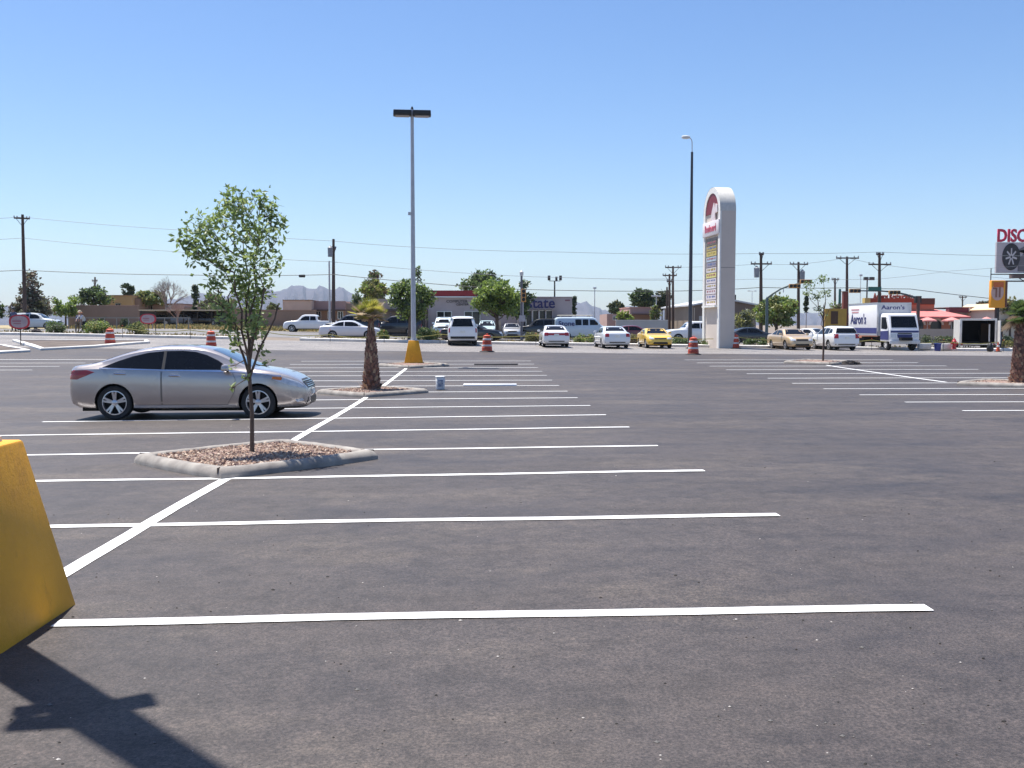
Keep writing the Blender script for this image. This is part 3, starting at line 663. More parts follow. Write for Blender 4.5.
def palm(label, px, Y, base_off, H, r0, r1, seed, boots, fronds, fl, mats, dead, droop=.5, up=.4, lean=0):
    c = on(px, Y); c.z += base_off; t = thing('palm_tree', label, 'palm', c, 0, 'stubby palms in the islands'); rg = random.Random(seed)
    prof = [(0, 1.15), (.05, 1.05), (.2, .90), (.45, .72), (.7, .50), (.88, .33), (1, .27)] if r1 < .12 else [(0, 1.15), (.05, 1.08), (.2, .97), (.6, .85), (.85, .72), (1, .55)]
    f = pchip(prof); b = MB(); b.tube([(lean*z/H, 0, z) for z in [H*i/14-.02 for i in range(15)]], [r0*f(i/14)*.86 for i in range(15)], 16); b.build('trunk', mat('palm_trunk', (.20, .115, .085), .95, (.12, .07, .052), 9, bmp=.5), t, smooth=True, recalc=False)
    b = MB()
    for i in range(boots):
        z = H*(i+.5)/boots*.96; a = i*2.39996+rg.uniform(-.15, .15); r = r0*f(z/H); d = Vector((math.cos(a), math.sin(a), 0)); s = Vector((-d.y, d.x, 0)); o = Vector((lean*z/H, 0, z))
        w = r*.19*rg.uniform(.8, 1.2); L = .10*rg.uniform(.7, 1.5); out = r*.80
        e = o+d*(out+.20*r*rg.uniform(.5, 1.2))+Vector((0, 0, L)); b.cur = rg.choice((0, 0, 0, 1, 2))
        b.add([o+d*out-s*w, o+d*out+s*w, e+s*w*.5, e-s*w*.5, o+d*(out-.05)+Vector((0, 0, L*.9))], [(0, 1, 2, 3), (1, 4, 2), (0, 3, 4), (3, 2, 4)])
    for i in range(14 if r1 < .12 else 20):   # dead fibres round the foot
        a = rg.uniform(0, 6.28); d = Vector((math.cos(a), math.sin(a), 0)); s = Vector((-d.y, d.x, 0)); o = d*r0*rg.uniform(.9, 1.1); b.cur = 1
        e = o+d*rg.uniform(.05, .18)+Vector((0, 0, rg.uniform(.02, .22))); b.add([o-s*.03, o+s*.03, e], [(0, 1, 2)])
    b.build('leaf_bases', [mat('boot_brown', (.30, .165, .12), .95, (.19, .105, .075), 12), mat('boot_tan', (.42, .30, .20), .95), mat('boot_dark', (.11, .064, .05), .95)], t, recalc=False)
    b = MB()
    for i in range(fronds):
        a = rg.uniform(0, 6.28); el = rg.uniform(-droop, 1.5) if i > fronds*.25 else rg.uniform(up, 1.5); isd = (el < .1 and rg.random() < .8) or (droop < .2 and rg.random() < .28)
        d = Vector((math.cos(a)*math.cos(el), math.sin(a)*math.cos(el), math.sin(el))); o = Vector((lean, 0, H-.03)); pl = fl*rg.uniform(.45, .8); hub = o+d*pl*.6
        b.cur = (len(mats)+rg.randrange(len(dead))) if isd else rg.randrange(len(mats))
        b.tube([o, hub], [.014, .007], 4, False); s = d.cross(Vector((0, 0, 1))).normalized() if abs(d.z) < .97 else Vector((1, 0, 0)); n = s.cross(d)
        for k in range(15):
            th = (k-7)/7*1.25; e = d*math.cos(th)+s*math.sin(th); L = pl*(.95-.2*abs(th)); mid = hub+e*L*.55+n*.02; tip = hub+e*L-Vector((0, 0, L*((.02 if droop < .2 else .22)+(.12 if droop < .2 else .3)*(1 if isd else 0)*rg.random()))); w = e.cross(n)*.018*fl/.6
            b.add([hub, mid-w, tip, mid+w], [(0, 1, 2), (0, 2, 3)])
    b.build('fronds', mats+dead, t, recalc=False); return t
straw_pale = [leafs('straw_pale', (.70, .60, .44), (.55, .46, .32), trans=.35), leafs('straw_mid', (.48, .38, .24), (.38, .29, .18), trans=.3)]
straw = [leafs('straw', (.52, .42, .30), (.40, .30, .21), trans=.3), leafs('straw_dark', (.30, .21, .14), (.22, .15, .10))]
palm('short stubby palm with dry yellow crown behind the sedan nose', 371, 27.2, .13, 1.98, .27, .07, 5, 300, 96, .58, [leafs('palm_yellow', (.66, .60, .14), (.50, .47, .11), trans=.45), leafs('palm_lime', (.28, .30, .05), (.22, .24, .045), trans=.45)], straw_pale, .12, .5)
palm('thick shaggy palm with green fan crown at the picture edge', 1021, 29.6, .11, 2.05, .29, .2, 6, 330, 48, .58, [leafs('palm_green', (.20, .29, .09), (.15, .22, .07), trans=.45), leafs('palm_green_light', (.18, .24, .08), (.13, .19, .06), trans=.4)], straw, .45, .3, .05)

# dry tufts in verges (nobody could count them)
b = MB(); rg = random.Random(5)
for _ in range(5200):
    y = rg.choice((rg.uniform(70, 75.4), rg.uniform(107.3, 115.5), rg.uniform(107.3, 115.5))); x = rg.uniform(-46, -3) if y > 100 else rg.uniform(-46, 40)
    if 70 < y < 76 and (-16.5 < x < -12.5): continue
    z = gz(x, y)+(.1 if y < 80 else 0); h = rg.uniform(.06, .2) if y < 80 else rg.uniform(.12, .42); b.cur = rg.choice((0, 0, 1))
    for _ in range(2):
        a = rg.uniform(0, 6.28); dx, dy = math.cos(a)*h*.4, math.sin(a)*h*.4; e = rg.uniform(-.5, .5)*h; b.add([(x-dx, y-dy, z), (x+dx, y+dy, z), (x+e, y+rg.uniform(-.3, .3)*h, z+h)], [(0, 1, 2)])
kind(b.build('dry_grass', [leafs('drygrass', (.42, .33, .15), (.30, .25, .11)), leafs('greengrass', (.20, .20, .07), (.16, .15, .06))], recalc=False), 'stuff')
# ------------------------------------------------------------------ vehicles
def paint(name, c, metal=.0, rough=.35): return mat('car_paint_'+name, c, rough, tuple(v*.97 for v in c), 2, metal=metal, coat=1.0)
def loft(sp):
    top, belt, bot, wid = (pchip(sp[k]) for k in ('top', 'belt', 'bot', 'wid')); x0, x1 = sp['top'][0][0], sp['top'][-1][0]; L = x1-x0
    xs = set(round(x0+L*i/44, 4) for i in range(45))
    for k in ('top', 'bot', 'wid'):
        xs |= {round(x, 4) for x, _ in sp[k]}
    for e in (.008, .02, .04, .07, .11): xs |= {round(x0+e, 4), round(x1-e, 4)}
    xs = sorted(x for x in xs if x0 <= x <= x1); xs2 = [xs[0]]
    for x in xs[1:]:
        if x-xs2[-1] > .006: xs2.append(x)
    rings = []; tum = sp.get('tum', .40); cr = sp.get('cr', .11)
    for x in xs2:
        zb, zt, W = bot(x), top(x), wid(x); bl = min(belt(x), zt-.035); bl = max(bl, zb+.05); zt = max(zt, bl+.03); hc = zt-bl
        wb = W*.962; we = max(W*.55, wb-tum*min(hc, .62)); r = min(cr, hc*.55); hh = bl-zb
        half = [(0, zb), (.80*W, zb), (.93*W, zb+min(.04, hh*.1)), (.982*W, zb+hh*.20), (W, zb+hh*.45), (W*.998, zb+hh*.68), (W*.985, zb+hh*.88), (wb, bl),
                (wb+(we-wb)*.33, bl+(hc-r)*.33), (wb+(we-wb)*.66, bl+(hc-r)*.66), (we, zt-r), (we*.955, zt-r*.52), (we*.86, zt-r*.22), (we*.6, zt-r*.06), (0, zt)]
        rings.append([(x, y, z) for y, z in half]+[(x, -y, z) for y, z in half[-2:0:-1]])
    b = MB(); b.loops(rings, True, True, True); return b
def finish_body(b, sp, pm, parent, name='body'):
    o = b.build(name, [pm, M['well']], parent, smooth=True)
    cb = MB()
    for ax in (sp['ax_r'], sp['ax_f']):
        for s in (-1, 1):
            w = sp['wmax']; r = sp['wr']*1.13; y0, y1 = (w-.30, w+.3) if s > 0 else (-w-.3, -w+.30)
            cb.lathe([(r, y0), (r, y1)], 28, 'Y', (ax, 0, sp['wr']))
    c = cb.build('cutter', [M['well']], parent); c.data.materials.clear(); c.data.materials.append(pm); c.data.materials.append(M['well'])
    c.data.polygons.foreach_set('material_index', [1]*len(c.data.polygons))
    md = o.modifiers.new('b', 'BOOLEAN'); md.operation = 'DIFFERENCE'; md.object = c; md.solver = 'EXACT'
    bpy.context.view_layer.update(); dg = bpy.context.evaluated_depsgraph_get(); me = bpy.data.meshes.new_from_object(o.evaluated_get(dg))
    o.modifiers.clear(); old = o.data; o.data = me; bpy.data.meshes.remove(old); bpy.data.objects.remove(c)
    me.polygons.foreach_set('use_smooth', [True]*len(me.polygons)); me.set_sharp_from_angle(angle=R(32))
    return o
pmap = lambda x: x
def patch(bv, pts, d, m, name, parent, cuts=3, off=.006, skirt=.02, thick=0):
    """panel following the body: pts near the surface, laid on it along d"""
    d = Vector(d).normalized(); pts = [(pmap(p[0]), p[1], p[2]) for p in pts]; bm = bmesh.new(); vs = [bm.verts.new(Vector(p)) for p in pts]; bm.faces.new(vs)
    bmesh.ops.triangulate(bm, faces=bm.faces[:], quad_method='BEAUTY', ngon_method='BEAUTY')
    if cuts: bmesh.ops.subdivide_edges(bm, edges=bm.edges[:], cuts=cuts, use_grid_fill=True)
    last = None
    for v in bm.verts:
        h = bv.ray_cast(v.co-d*3, d)
        if h[0] is not None: v.co = h[0]-d*off; v.tag = True
        else: v.tag = False
    good = [v for v in bm.verts if v.tag]
    for v in bm.verts:
        if not v.tag and good:
            q = min(good, key=lambda g: ((g.co-v.co)-d*(g.co-v.co).dot(d)).length); v.co += d*((q.co-v.co).dot(d))
    bd = [e for e in bm.edges if e.is_boundary]; r = bmesh.ops.extrude_edge_only(bm, edges=bd)
    for v in [g for g in r['geom'] if isinstance(g, bmesh.types.BMVert)]: v.co += d*(skirt+off)
    bmesh.ops.recalc_face_normals(bm, faces=bm.faces[:])
    f = max(bm.faces, key=lambda f: f.calc_area())
    if f.normal.dot(d) > 0: bmesh.ops.reverse_faces(bm, faces=bm.faces[:])
    me = bpy.data.meshes.new(name); bm.to_mesh(me); bm.free(); me.materials.append(m); me.polygons.foreach_set('use_smooth', [True]*len(me.polygons)); me.set_sharp_from_angle(angle=R(40))
    o = bpy.data.objects.new(name, me); COL.objects.link(o); o.parent = parent; return o
def wheels(parent, sp, spokes=5, rimm=None, tw=.215):
    r = sp['wr']; W = sp['wmax']; rr = r*sp.get('rimk', .70); base = None
    for ax in (sp['ax_f'], sp['ax_r']):
        for s in (1, -1):
            y0 = s*(W-.035-tw/2)
            if base is None:
                b = MB(); h = tw/2
                b.lathe([(rr, -h*.9), (r*.93, -h), (r*.985, -h*.86), (r, -h*.55), (r, h*.55), (r*.985, h*.86), (r*.93, h), (rr, h*.9), (rr*.96, h*.5), (rr*.96, -h*.9), (rr, -h*.9)], 36, 'Y', caps=False)
                tyre = b.build('wheel', M['rubber'], parent, smooth=True)
                b = MB(); b.lathe([(rr, h*.93), (rr*.93, h*.95), (rr*.90, h*.45)], 36, 'Y', caps=False); b.cur = 1
                b.lathe([(rr*.93, h*.30), (.05, h*.25), (0, h*.25)], 24, 'Y', caps=False); b.cur = 0
                for k in range(spokes):
                    a = 2*math.pi*k/spokes+.3
                    for da in ((-.15, .15) if spokes == 5 else (0,)):
                        c0, s0 = math.cos(a+da*.5), math.sin(a+da*.5); c1, s1 = math.cos(a+da), math.sin(a+da); t_ = Vector((-s1, 0, c1)); w0, w1 = rr*.10, rr*.075
                        p0 = Vector((c0*rr*.16, h*.80, s0*rr*.16)); p1 = Vector((c1*rr*.94, h*.93, s1*rr*.94)); q = Vector((0, -.04, 0))
                        b.add([p0-t_*w0, p0+t_*w0, p1+t_*w1, p1-t_*w1, p0-t_*w0+q, p0+t_*w0+q, p1+t_*w1+q, p1-t_*w1+q], [(0,1,2,3),(4,7,6,5),(0,3,7,4),(1,5,6,2),(0,4,5,1),(3,2,6,7)])
                b.lathe([(rr*.25, h*.5), (rr*.25, h*.82), (rr*.18, h*.92), (0, h*.94)], 20, 'Y', caps=False)
                rim = b.build('rim', [rimm or M['alloy'], M['well']], tyre, smooth=True); base = (tyre, rim)
            else:
                tyre = base[0].copy(); COL.objects.link(tyre); rim = base[1].copy(); COL.objects.link(rim); rim.parent = tyre
            tyre.location = (ax, y0, r); tyre.rotation_euler = (0, 0 if s > 0 else 0, 0)
            if s < 0: tyre.rotation_euler = (0, 0, math.pi)
    return base
def mirror(parent, x, y, z, pm):
    for s in (-1, 1):
        b = MB(); b.box((x, s*(y+.10), z), (.15, .20, .13), s*.15, tap=.85); b.build('mirror', pm, parent, bev=.03)
def BV(o): return BVHTree.FromPolygons([v.co for v in o.data.vertices], [tuple(p.vertices) for p in o.data.polygons])

SPEC = {}
SPEC['hero'] = dict(L=4.82, wr=.338, ax_f=1.455, ax_r=-1.345, wmax=.917, rimk=.71,
    top=[(-2.41,.60),(-2.40,.86),(-2.365,1.0),(-2.29,1.065),(-2.1,1.085),(-1.8,1.135),(-1.45,1.245),(-1.1,1.355),(-.75,1.425),(-.35,1.466),(0,1.466),(.32,1.432),(.62,1.350),(.95,1.205),(1.22,1.075),(1.36,1.02),(1.7,.965),(2.0,.885),(2.2,.79),(2.33,.68),(2.39,.58),(2.41,.48)],
    belt=[(-2.41,.56),(-2.36,.90),(-2.2,.985),(-1.6,1.005),(-1.0,.99),(0,.955),(.9,.92),(1.4,.915),(1.8,.86),(2.1,.765),(2.28,.66),(2.37,.56),(2.41,.44)],
    bot=[(-2.41,.45),(-2.37,.33),(-2.2,.235),(-1.9,.20),(0,.19),(1.8,.20),(2.2,.205),(2.36,.235),(2.41,.31)],
    wid=[(-2.41,.62),(-2.38,.73),(-2.3,.81),(-2.1,.868),(-1.6,.905),(-.6,.917),(.8,.917),(1.5,.905),(1.85,.865),(2.1,.79),(2.27,.665),(2.36,.54),(2.41,.40)], tum=.44, cr=.13)
def base_spec(L, H, W, wr, axf, axr, top, belt_z, zb=.22, tum=.40, cr=.11, nose=.72, nw=.74):
    h = L/2
    return dict(L=L, wr=wr, ax_f=axf, ax_r=axr, wmax=W, top=top, belt=[(-h,top[0][1]-.03),(-h+.12,belt_z-.04),(-h+.4,belt_z),(0,belt_z-.02),(h-1.1,belt_z-.05),(h-.3,top[-3][1]-.06),(h,top[-1][1]-.04)],
        bot=[(-h,zb+.2),(-h+.06,zb+.08),(-h+.25,zb),(h-.25,zb),(h-.06,zb+.05),(h,zb+.13)], wid=[(-h,W*.86),(-h+.06,W*.93),(-h+.25,W*.975),(-h+.7,W),(h-.9,W*.99),(h-.45,W*.95),(h-.12,W*(nw+.1)),(h-.04,W*nw),(h,W*(nw-.12))], tum=tum, cr=cr)
SPEC['sedan'] = base_spec(4.75, 1.43, .90, .32, 1.43, -1.3, [(-2.375,.60),(-2.35,.88),(-2.27,1.01),(-1.8,1.05),(-1.58,1.085),(-1.05,1.32),(-.65,1.415),(-.1,1.44),(.3,1.41),(.62,1.29),(1.02,1.08),(1.2,1.0),(1.9,.90),(2.2,.80),(2.33,.67),(2.375,.5)], .96)
SPEC['coupe'] = base_spec(4.5, 1.33, .90, .32, 1.35, -1.3, [(-2.25,.60),(-2.22,.86),(-2.1,.97),(-1.75,1.01),(-1.4,1.08),(-.9,1.27),(-.5,1.33),(0,1.33),(.35,1.22),(.8,1.0),(1,.95),(1.7,.87),(2.05,.77),(2.2,.63),(2.25,.48)], .93)
SPEC['hatch'] = base_spec(4.6, 1.62, .93, .35, 1.4, -1.3, [(-2.3,.60),(-2.28,.98),(-2.2,1.16),(-1.98,1.50),(-1.8,1.60),(-1.4,1.65),(-.3,1.67),(.2,1.62),(.55,1.48),(1.05,1.16),(1.25,1.08),(1.9,1.0),(2.18,.88),(2.28,.70),(2.3,.52)], 1.05, .25)
SPEC['suv'] = base_spec(5.1, 1.93, 1.0, .39, 1.6, -1.45, [(-2.55,.66),(-2.535,1.08),(-2.50,1.24),(-2.28,1.78),(-2.15,1.87),(-1.6,1.93),(0,1.93),(.4,1.86),(.75,1.66),(1.15,1.35),(1.35,1.25),(2.1,1.17),(2.42,1.04),(2.52,.82),(2.55,.62)], 1.18, .29, .36, .14)
SPEC['pickup'] = base_spec(5.7, 1.86, .99, .39, 1.85, -1.6, [(-2.85,.68),(-2.835,1.12),(-2.8,1.20),(-.95,1.22),(-.90,1.27),(-.80,1.72),(-.7,1.83),(-.4,1.88),(.5,1.88),(.8,1.80),(1.25,1.36),(1.42,1.26),(2.3,1.18),(2.68,1.07),(2.8,.86),(2.85,.64)], 1.17, .36, .28, .12)
SPEC['van'] = base_spec(5.1, 2.1, 1.0, .36, 1.75, -1.45, [(-2.55,.6),(-2.535,1.55),(-2.49,1.95),(-2.3,2.08),(-2,2.1),(.9,2.1),(1.2,2.02),(1.55,1.68),(1.85,1.36),(2.0,1.28),(2.35,1.17),(2.5,.95),(2.55,.6)], 1.28, .28, .16, .16, nw=.78)
# side glass (x, z) polygons; windscreen and rear glass: x or z limits and half widths
GL = {
 'sedan': dict(side=[[(-.38,1.0),(-.38,1.33),(.18,1.32),(.48,1.22),(.88,.985)], [(-.46,1.0),(-.46,1.335),(-.85,1.27),(-1.38,1.03)]], ws=[(.42,.50),(1.08,.70)], rg=[(-1.48,.64),(-.88,.50)], tail=(.55,.80,.74,.96), head=(.45,.76,.62,.76)),
 'coupe': dict(side=[[(-.5,.97),(-.5,1.22),(.1,1.22),(.68,.96)], [(-.58,.97),(-.58,1.21),(-1.15,1.0)]], ws=[(.12,.48),(.90,.70)], rg=[(-1.4,.60),(-.8,.5)], tail=(.45,.78,.70,.86), head=(.45,.74,.60,.72)),
 'hatch': dict(side=[[(-.3,1.1),(-.3,1.52),(.15,1.5),(.42,1.42),(.92,1.08)], [(-.38,1.1),(-.38,1.52),(-1.1,1.5),(-1.1,1.12)], [(-1.18,1.14),(-1.18,1.48),(-1.6,1.42),(-1.75,1.2)]], ws=[(.35,.54),(1.1,.74)], rgz=[(1.19,.72),(1.52,.60)], tail=(.58,.86,.82,1.12), head=(.48,.8,.72,.9)),
 'suv': dict(side=[[(-.2,1.24),(-.2,1.74),(.35,1.72),(.62,1.58),(.98,1.24)], [(-.28,1.24),(-.28,1.75),(-1.05,1.75),(-1.05,1.24)], [(-1.13,1.24),(-1.13,1.75),(-1.95,1.70),(-2.1,1.26)]], ws=[(.62,.66),(1.2,.78)], rgz=[(1.24,.88),(1.78,.77)], tail=(.84,.97,.84,1.14), head=(.55,.88,.86,1.05)),
 'pickup': dict(side=[[(.0,1.26),(.0,1.70),(.45,1.70),(.72,1.58),(1.08,1.26)], [(-.08,1.26),(-.08,1.70),(-.62,1.68),(-.70,1.26)]], ws=[(.70,.64),(1.28,.78)], rgz=[(1.30,.70),(1.68,.62)], tail=(.82,.96,.80,1.12), head=(.55,.88,.86,1.06)),
 'van': dict(side=[[(.72,1.36),(.72,1.86),(1.15,1.84),(1.66,1.36)], [(.05,1.34),(.05,1.88),(.58,1.88),(.58,1.34)], [(-.62,1.34),(-.62,1.88),(-.05,1.88),(-.05,1.34)]], ws=[(1.22,.70),(1.86,.84)], rgz=[(1.4,.75),(1.85,.70)], tail=(.84,.96,.8,1.2), head=(.55,.88,.8,1.0)),
}
def car(typ, label, cat, pm, px, Y, hd, name='parked_car', group='cars parked around the lot', detail=True, lightbar=False, rimm=None):
    sp = SPEC[typ]; gl = GL[typ]; p = on(px, Y); t = thing(name, label, cat, (p.x, p.y, p.z+.008), R(hd), group); L2 = sp['L']/2
    body = finish_body(loft(sp), sp, pm, t); bv = BV(body)
    for s in (-1, 1):
        for poly in gl['side']: patch(bv, [(x, s*1.5, z) for x, z in poly], (0, -s, 0), M['glass'], 'window', t, 2)
    (xa, wa), (xb, wb) = gl['ws']; patch(bv, [(xa, -wa, 2), (xa, wa, 2), (xb, wb, 2), (xb, -wb, 2)], (0, 0, -1), M['glass'], 'windscreen', t, 3)
    if 'rg' in gl: (xa, wa), (xb, wb) = gl['rg']; patch(bv, [(xa, -wa, 2), (xa, wa, 2), (xb, wb, 2), (xb, -wb, 2)], (0, 0, -1), M['glass'], 'rear_window', t, 3)
    else: (za, wa), (zb, wb) = gl['rgz']; patch(bv, [(-3, -wa, za), (-3, wa, za), (-3, wb, zb), (-3, -wb, zb)], (1, 0, 0), M['glass'], 'rear_window', t, 7, .022)
    ya, yb, za, zb = gl['tail']
    for s in (-1, 1): patch(bv, [(-3, s*ya, za), (-3, s*yb, za), (-3, s*yb, zb), (-3, s*ya, zb)], (1, 0, 0), M['redlens'], 'taillight', t, 2, .012)
    if lightbar: patch(bv, [(-3, -ya, za+.04), (-3, ya, za+.04), (-3, ya, zb-.04), (-3, -ya, zb-.04)], (1, 0, 0), M['redlens'], 'light_bar', t, 3, .01)
    ya, yb, za, zb = gl['head']
    for s in (-1, 1): patch(bv, [(3, s*ya, za), (3, s*yb, za+.01), (3, s*yb, zb), (3, s*ya, zb)], (-1, 0, 0), M['clearlens'], 'headlight', t, 2, .012)
    patch(bv, [(3, -ya+.05, za), (3, ya-.05, za), (3, ya-.05, zb-.02), (3, -ya+.05, zb-.02)], (-1, 0, 0), M['black'], 'grille', t, 2, .008)
    zz = sp['bot'][2][1]; patch(bv, [(3, -.5, zz+.06), (3, .5, zz+.06), (3, .45, zz+.2), (3, -.45, zz+.2)], (-1, 0, 0), M['black'], 'air_intake', t, 2, .008)
    patch(bv, [(-3, -.155, gl['tail'][2]-.02), (-3, .155, gl['tail'][2]-.02), (-3, .155, gl['tail'][2]+.13), (-3, -.155, gl['tail'][2]+.13)], (1, 0, 0), M['plate'], 'licence_plate', t, 0, .015)
    patch(bv, [(-3, -.8, zz+.14), (-3, .8, zz+.14), (-3, .8, zz+.2+(.10 if typ == 'suv' else 0)), (-3, -.8, zz+.2+(.10 if typ == 'suv' else 0))], (1, 0, 0), M['black'], 'bumper_strip', t, 3, .01)
    mx = gl['side'][0][-1][0]-.12; mirror(t, mx, sp['wmax']*.93, gl['side'][0][0][1]+.06, pm)
    b = MB(); b.box((0, 0, sp['bot'][2][1]+.02), (sp['L']*.86, sp['wmax']*1.55, .16)); b.build('underbody', M['well'], t)  # black box added for the dark shade beneath the car
    wheels(t, sp, 6, rimm); return t
W1 = paint('white', (.76, .76, .76)); W2 = paint('cool_white', (.68, .70, .72)); SIL = paint('silver', (.44, .45, .47), .5); BLK = paint('black', (.010, .011, .014)); 
YEL = paint('yellow', (.78, .50, .06)); GOLD = paint('champagne', (.58, .42, .24), .25); PALEB = paint('pale_blue', (.50, .60, .68)); DBLUE = paint('slate', (.16, .20, .27), .2); TEAL = paint('teal_white', (.50, .64, .66))
car('suv', 'white SUV seen from behind, nearest the yellow based lamp post', 'SUV', W1, 462, 66.2, 92)
car('sedan', 'white sedan from behind with full width red light bar', 'car', W1, 553.5, 65, 90.5, lightbar=True)
car('sedan', 'white sedan parked nose away just beside the yellow coupe', 'car', W2, 611, 64.3, 92.5)
car('coupe', 'yellow coupe facing the camera beside a white sedan', 'car', YEL, 654.5, 65.6, -90)
car('sedan', 'champagne gold sedan parked facing out beside the white hatchback', 'car', GOLD, 790, 66.2, -88)
car('hatch', 'white hatchback with tinted rear glass beside the box truck', 'car', W1, 834, 66.6, 91)
car('sedan', 'black sedan crossing behind the white SUV', 'car', BLK, 472, 74, -4)
car('sedan', 'white sedan side on, half hidden by the stubby palm', 'car', paint('pearl', (.66, .67, .72)), 351, 75.5, 0)
car('suv', 'dark SUV whose roof shows over the white side on sedan', 'SUV', BLK, 352, 86, 180)
car('pickup', 'white crew cab pickup with roof beacon, driving on the street', 'pickup', W1, 311.0, 104, 180, group=None)
car('pickup', 'white pickup nosing out from behind the dark lamp post', 'pickup', W1, 697, 82, 182, group=None)
car('sedan', 'black car between the tower sign and the gold sedan', 'car', BLK, 750, 80, 0)
car('sedan', 'white sedan further off between the gold sedan and white hatchback', 'car', W1, 812, 84, -60)
car('pickup', 'blue grey pickup parked facing out at the red parapet shop', 'pickup', PALEB, 445, 89.5, -92, group=None)
car('hatch', 'pale teal hatchback parked under the bright green tree', 'car', TEAL, 487, 90.5, -90)
car('sedan', 'silver sedan parked under the trees facing the street', 'car', SIL, 511.5, 91, -90)
car('suv', 'added black SUV standing in for the dark interior of the tan porch', 'SUV', BLK, 396, 92.0, 178)  # added car; its black paint carries the dark of the porch interior
car('suv', 'dark SUV in shade by the columned shop entrance', 'SUV', BLK, 541, 92, 178)
car('hatch', 'pale hatchback crossing behind the first oval sign', 'car', paint('pale_grey', (.58, .60, .60)), 37, 96, 0)
car('sedan', 'dark car half hidden by shrubs behind the flowering bush', 'car', paint('maroon', (.12, .02, .025)), 632, 84, 0)
for i, (px, l) in enumerate(((158, 'dark sedan at the sign end of the carport row'), (180, 'dark sedan second in the carport row'), (203, 'dark sedan third in the carport row'), (226, 'dark sedan at the tree end of the carport row'))):
    car('sedan', l, 'car', [BLK, DBLUE, BLK, paint('charcoal', (.05, .05, .055))][i], px, 126, 180 if i < 2 else 0, group='cars under the carport')

# white van with ladder rack
v = car('van', 'pale blue delivery van side on with ladder rack and dark lettering', 'van', PALEB, 581, 90, 0, 'delivery_van', None)
b = MB()
for s in (-1, 1): b.tube([(-2.2, s*.62, 2.26), (1.0, s*.62, 2.26)], .03, 6)
for x in (-1.9, -.6, .7): b.tube([(x, -.62, 2.02), (x, -.62, 2.26), (x, .62, 2.26), (x, .62, 2.02)], .028, 6)
b.build('roof_rack', mat('rack_tan', (.62, .55, .42), .5), v)
text('lettering', 'Stone', .62, M['navy'], v, (-1.45, -1.012, 1.48), (R(84), 0, 0), .012, sx=1.05, bold=.012)

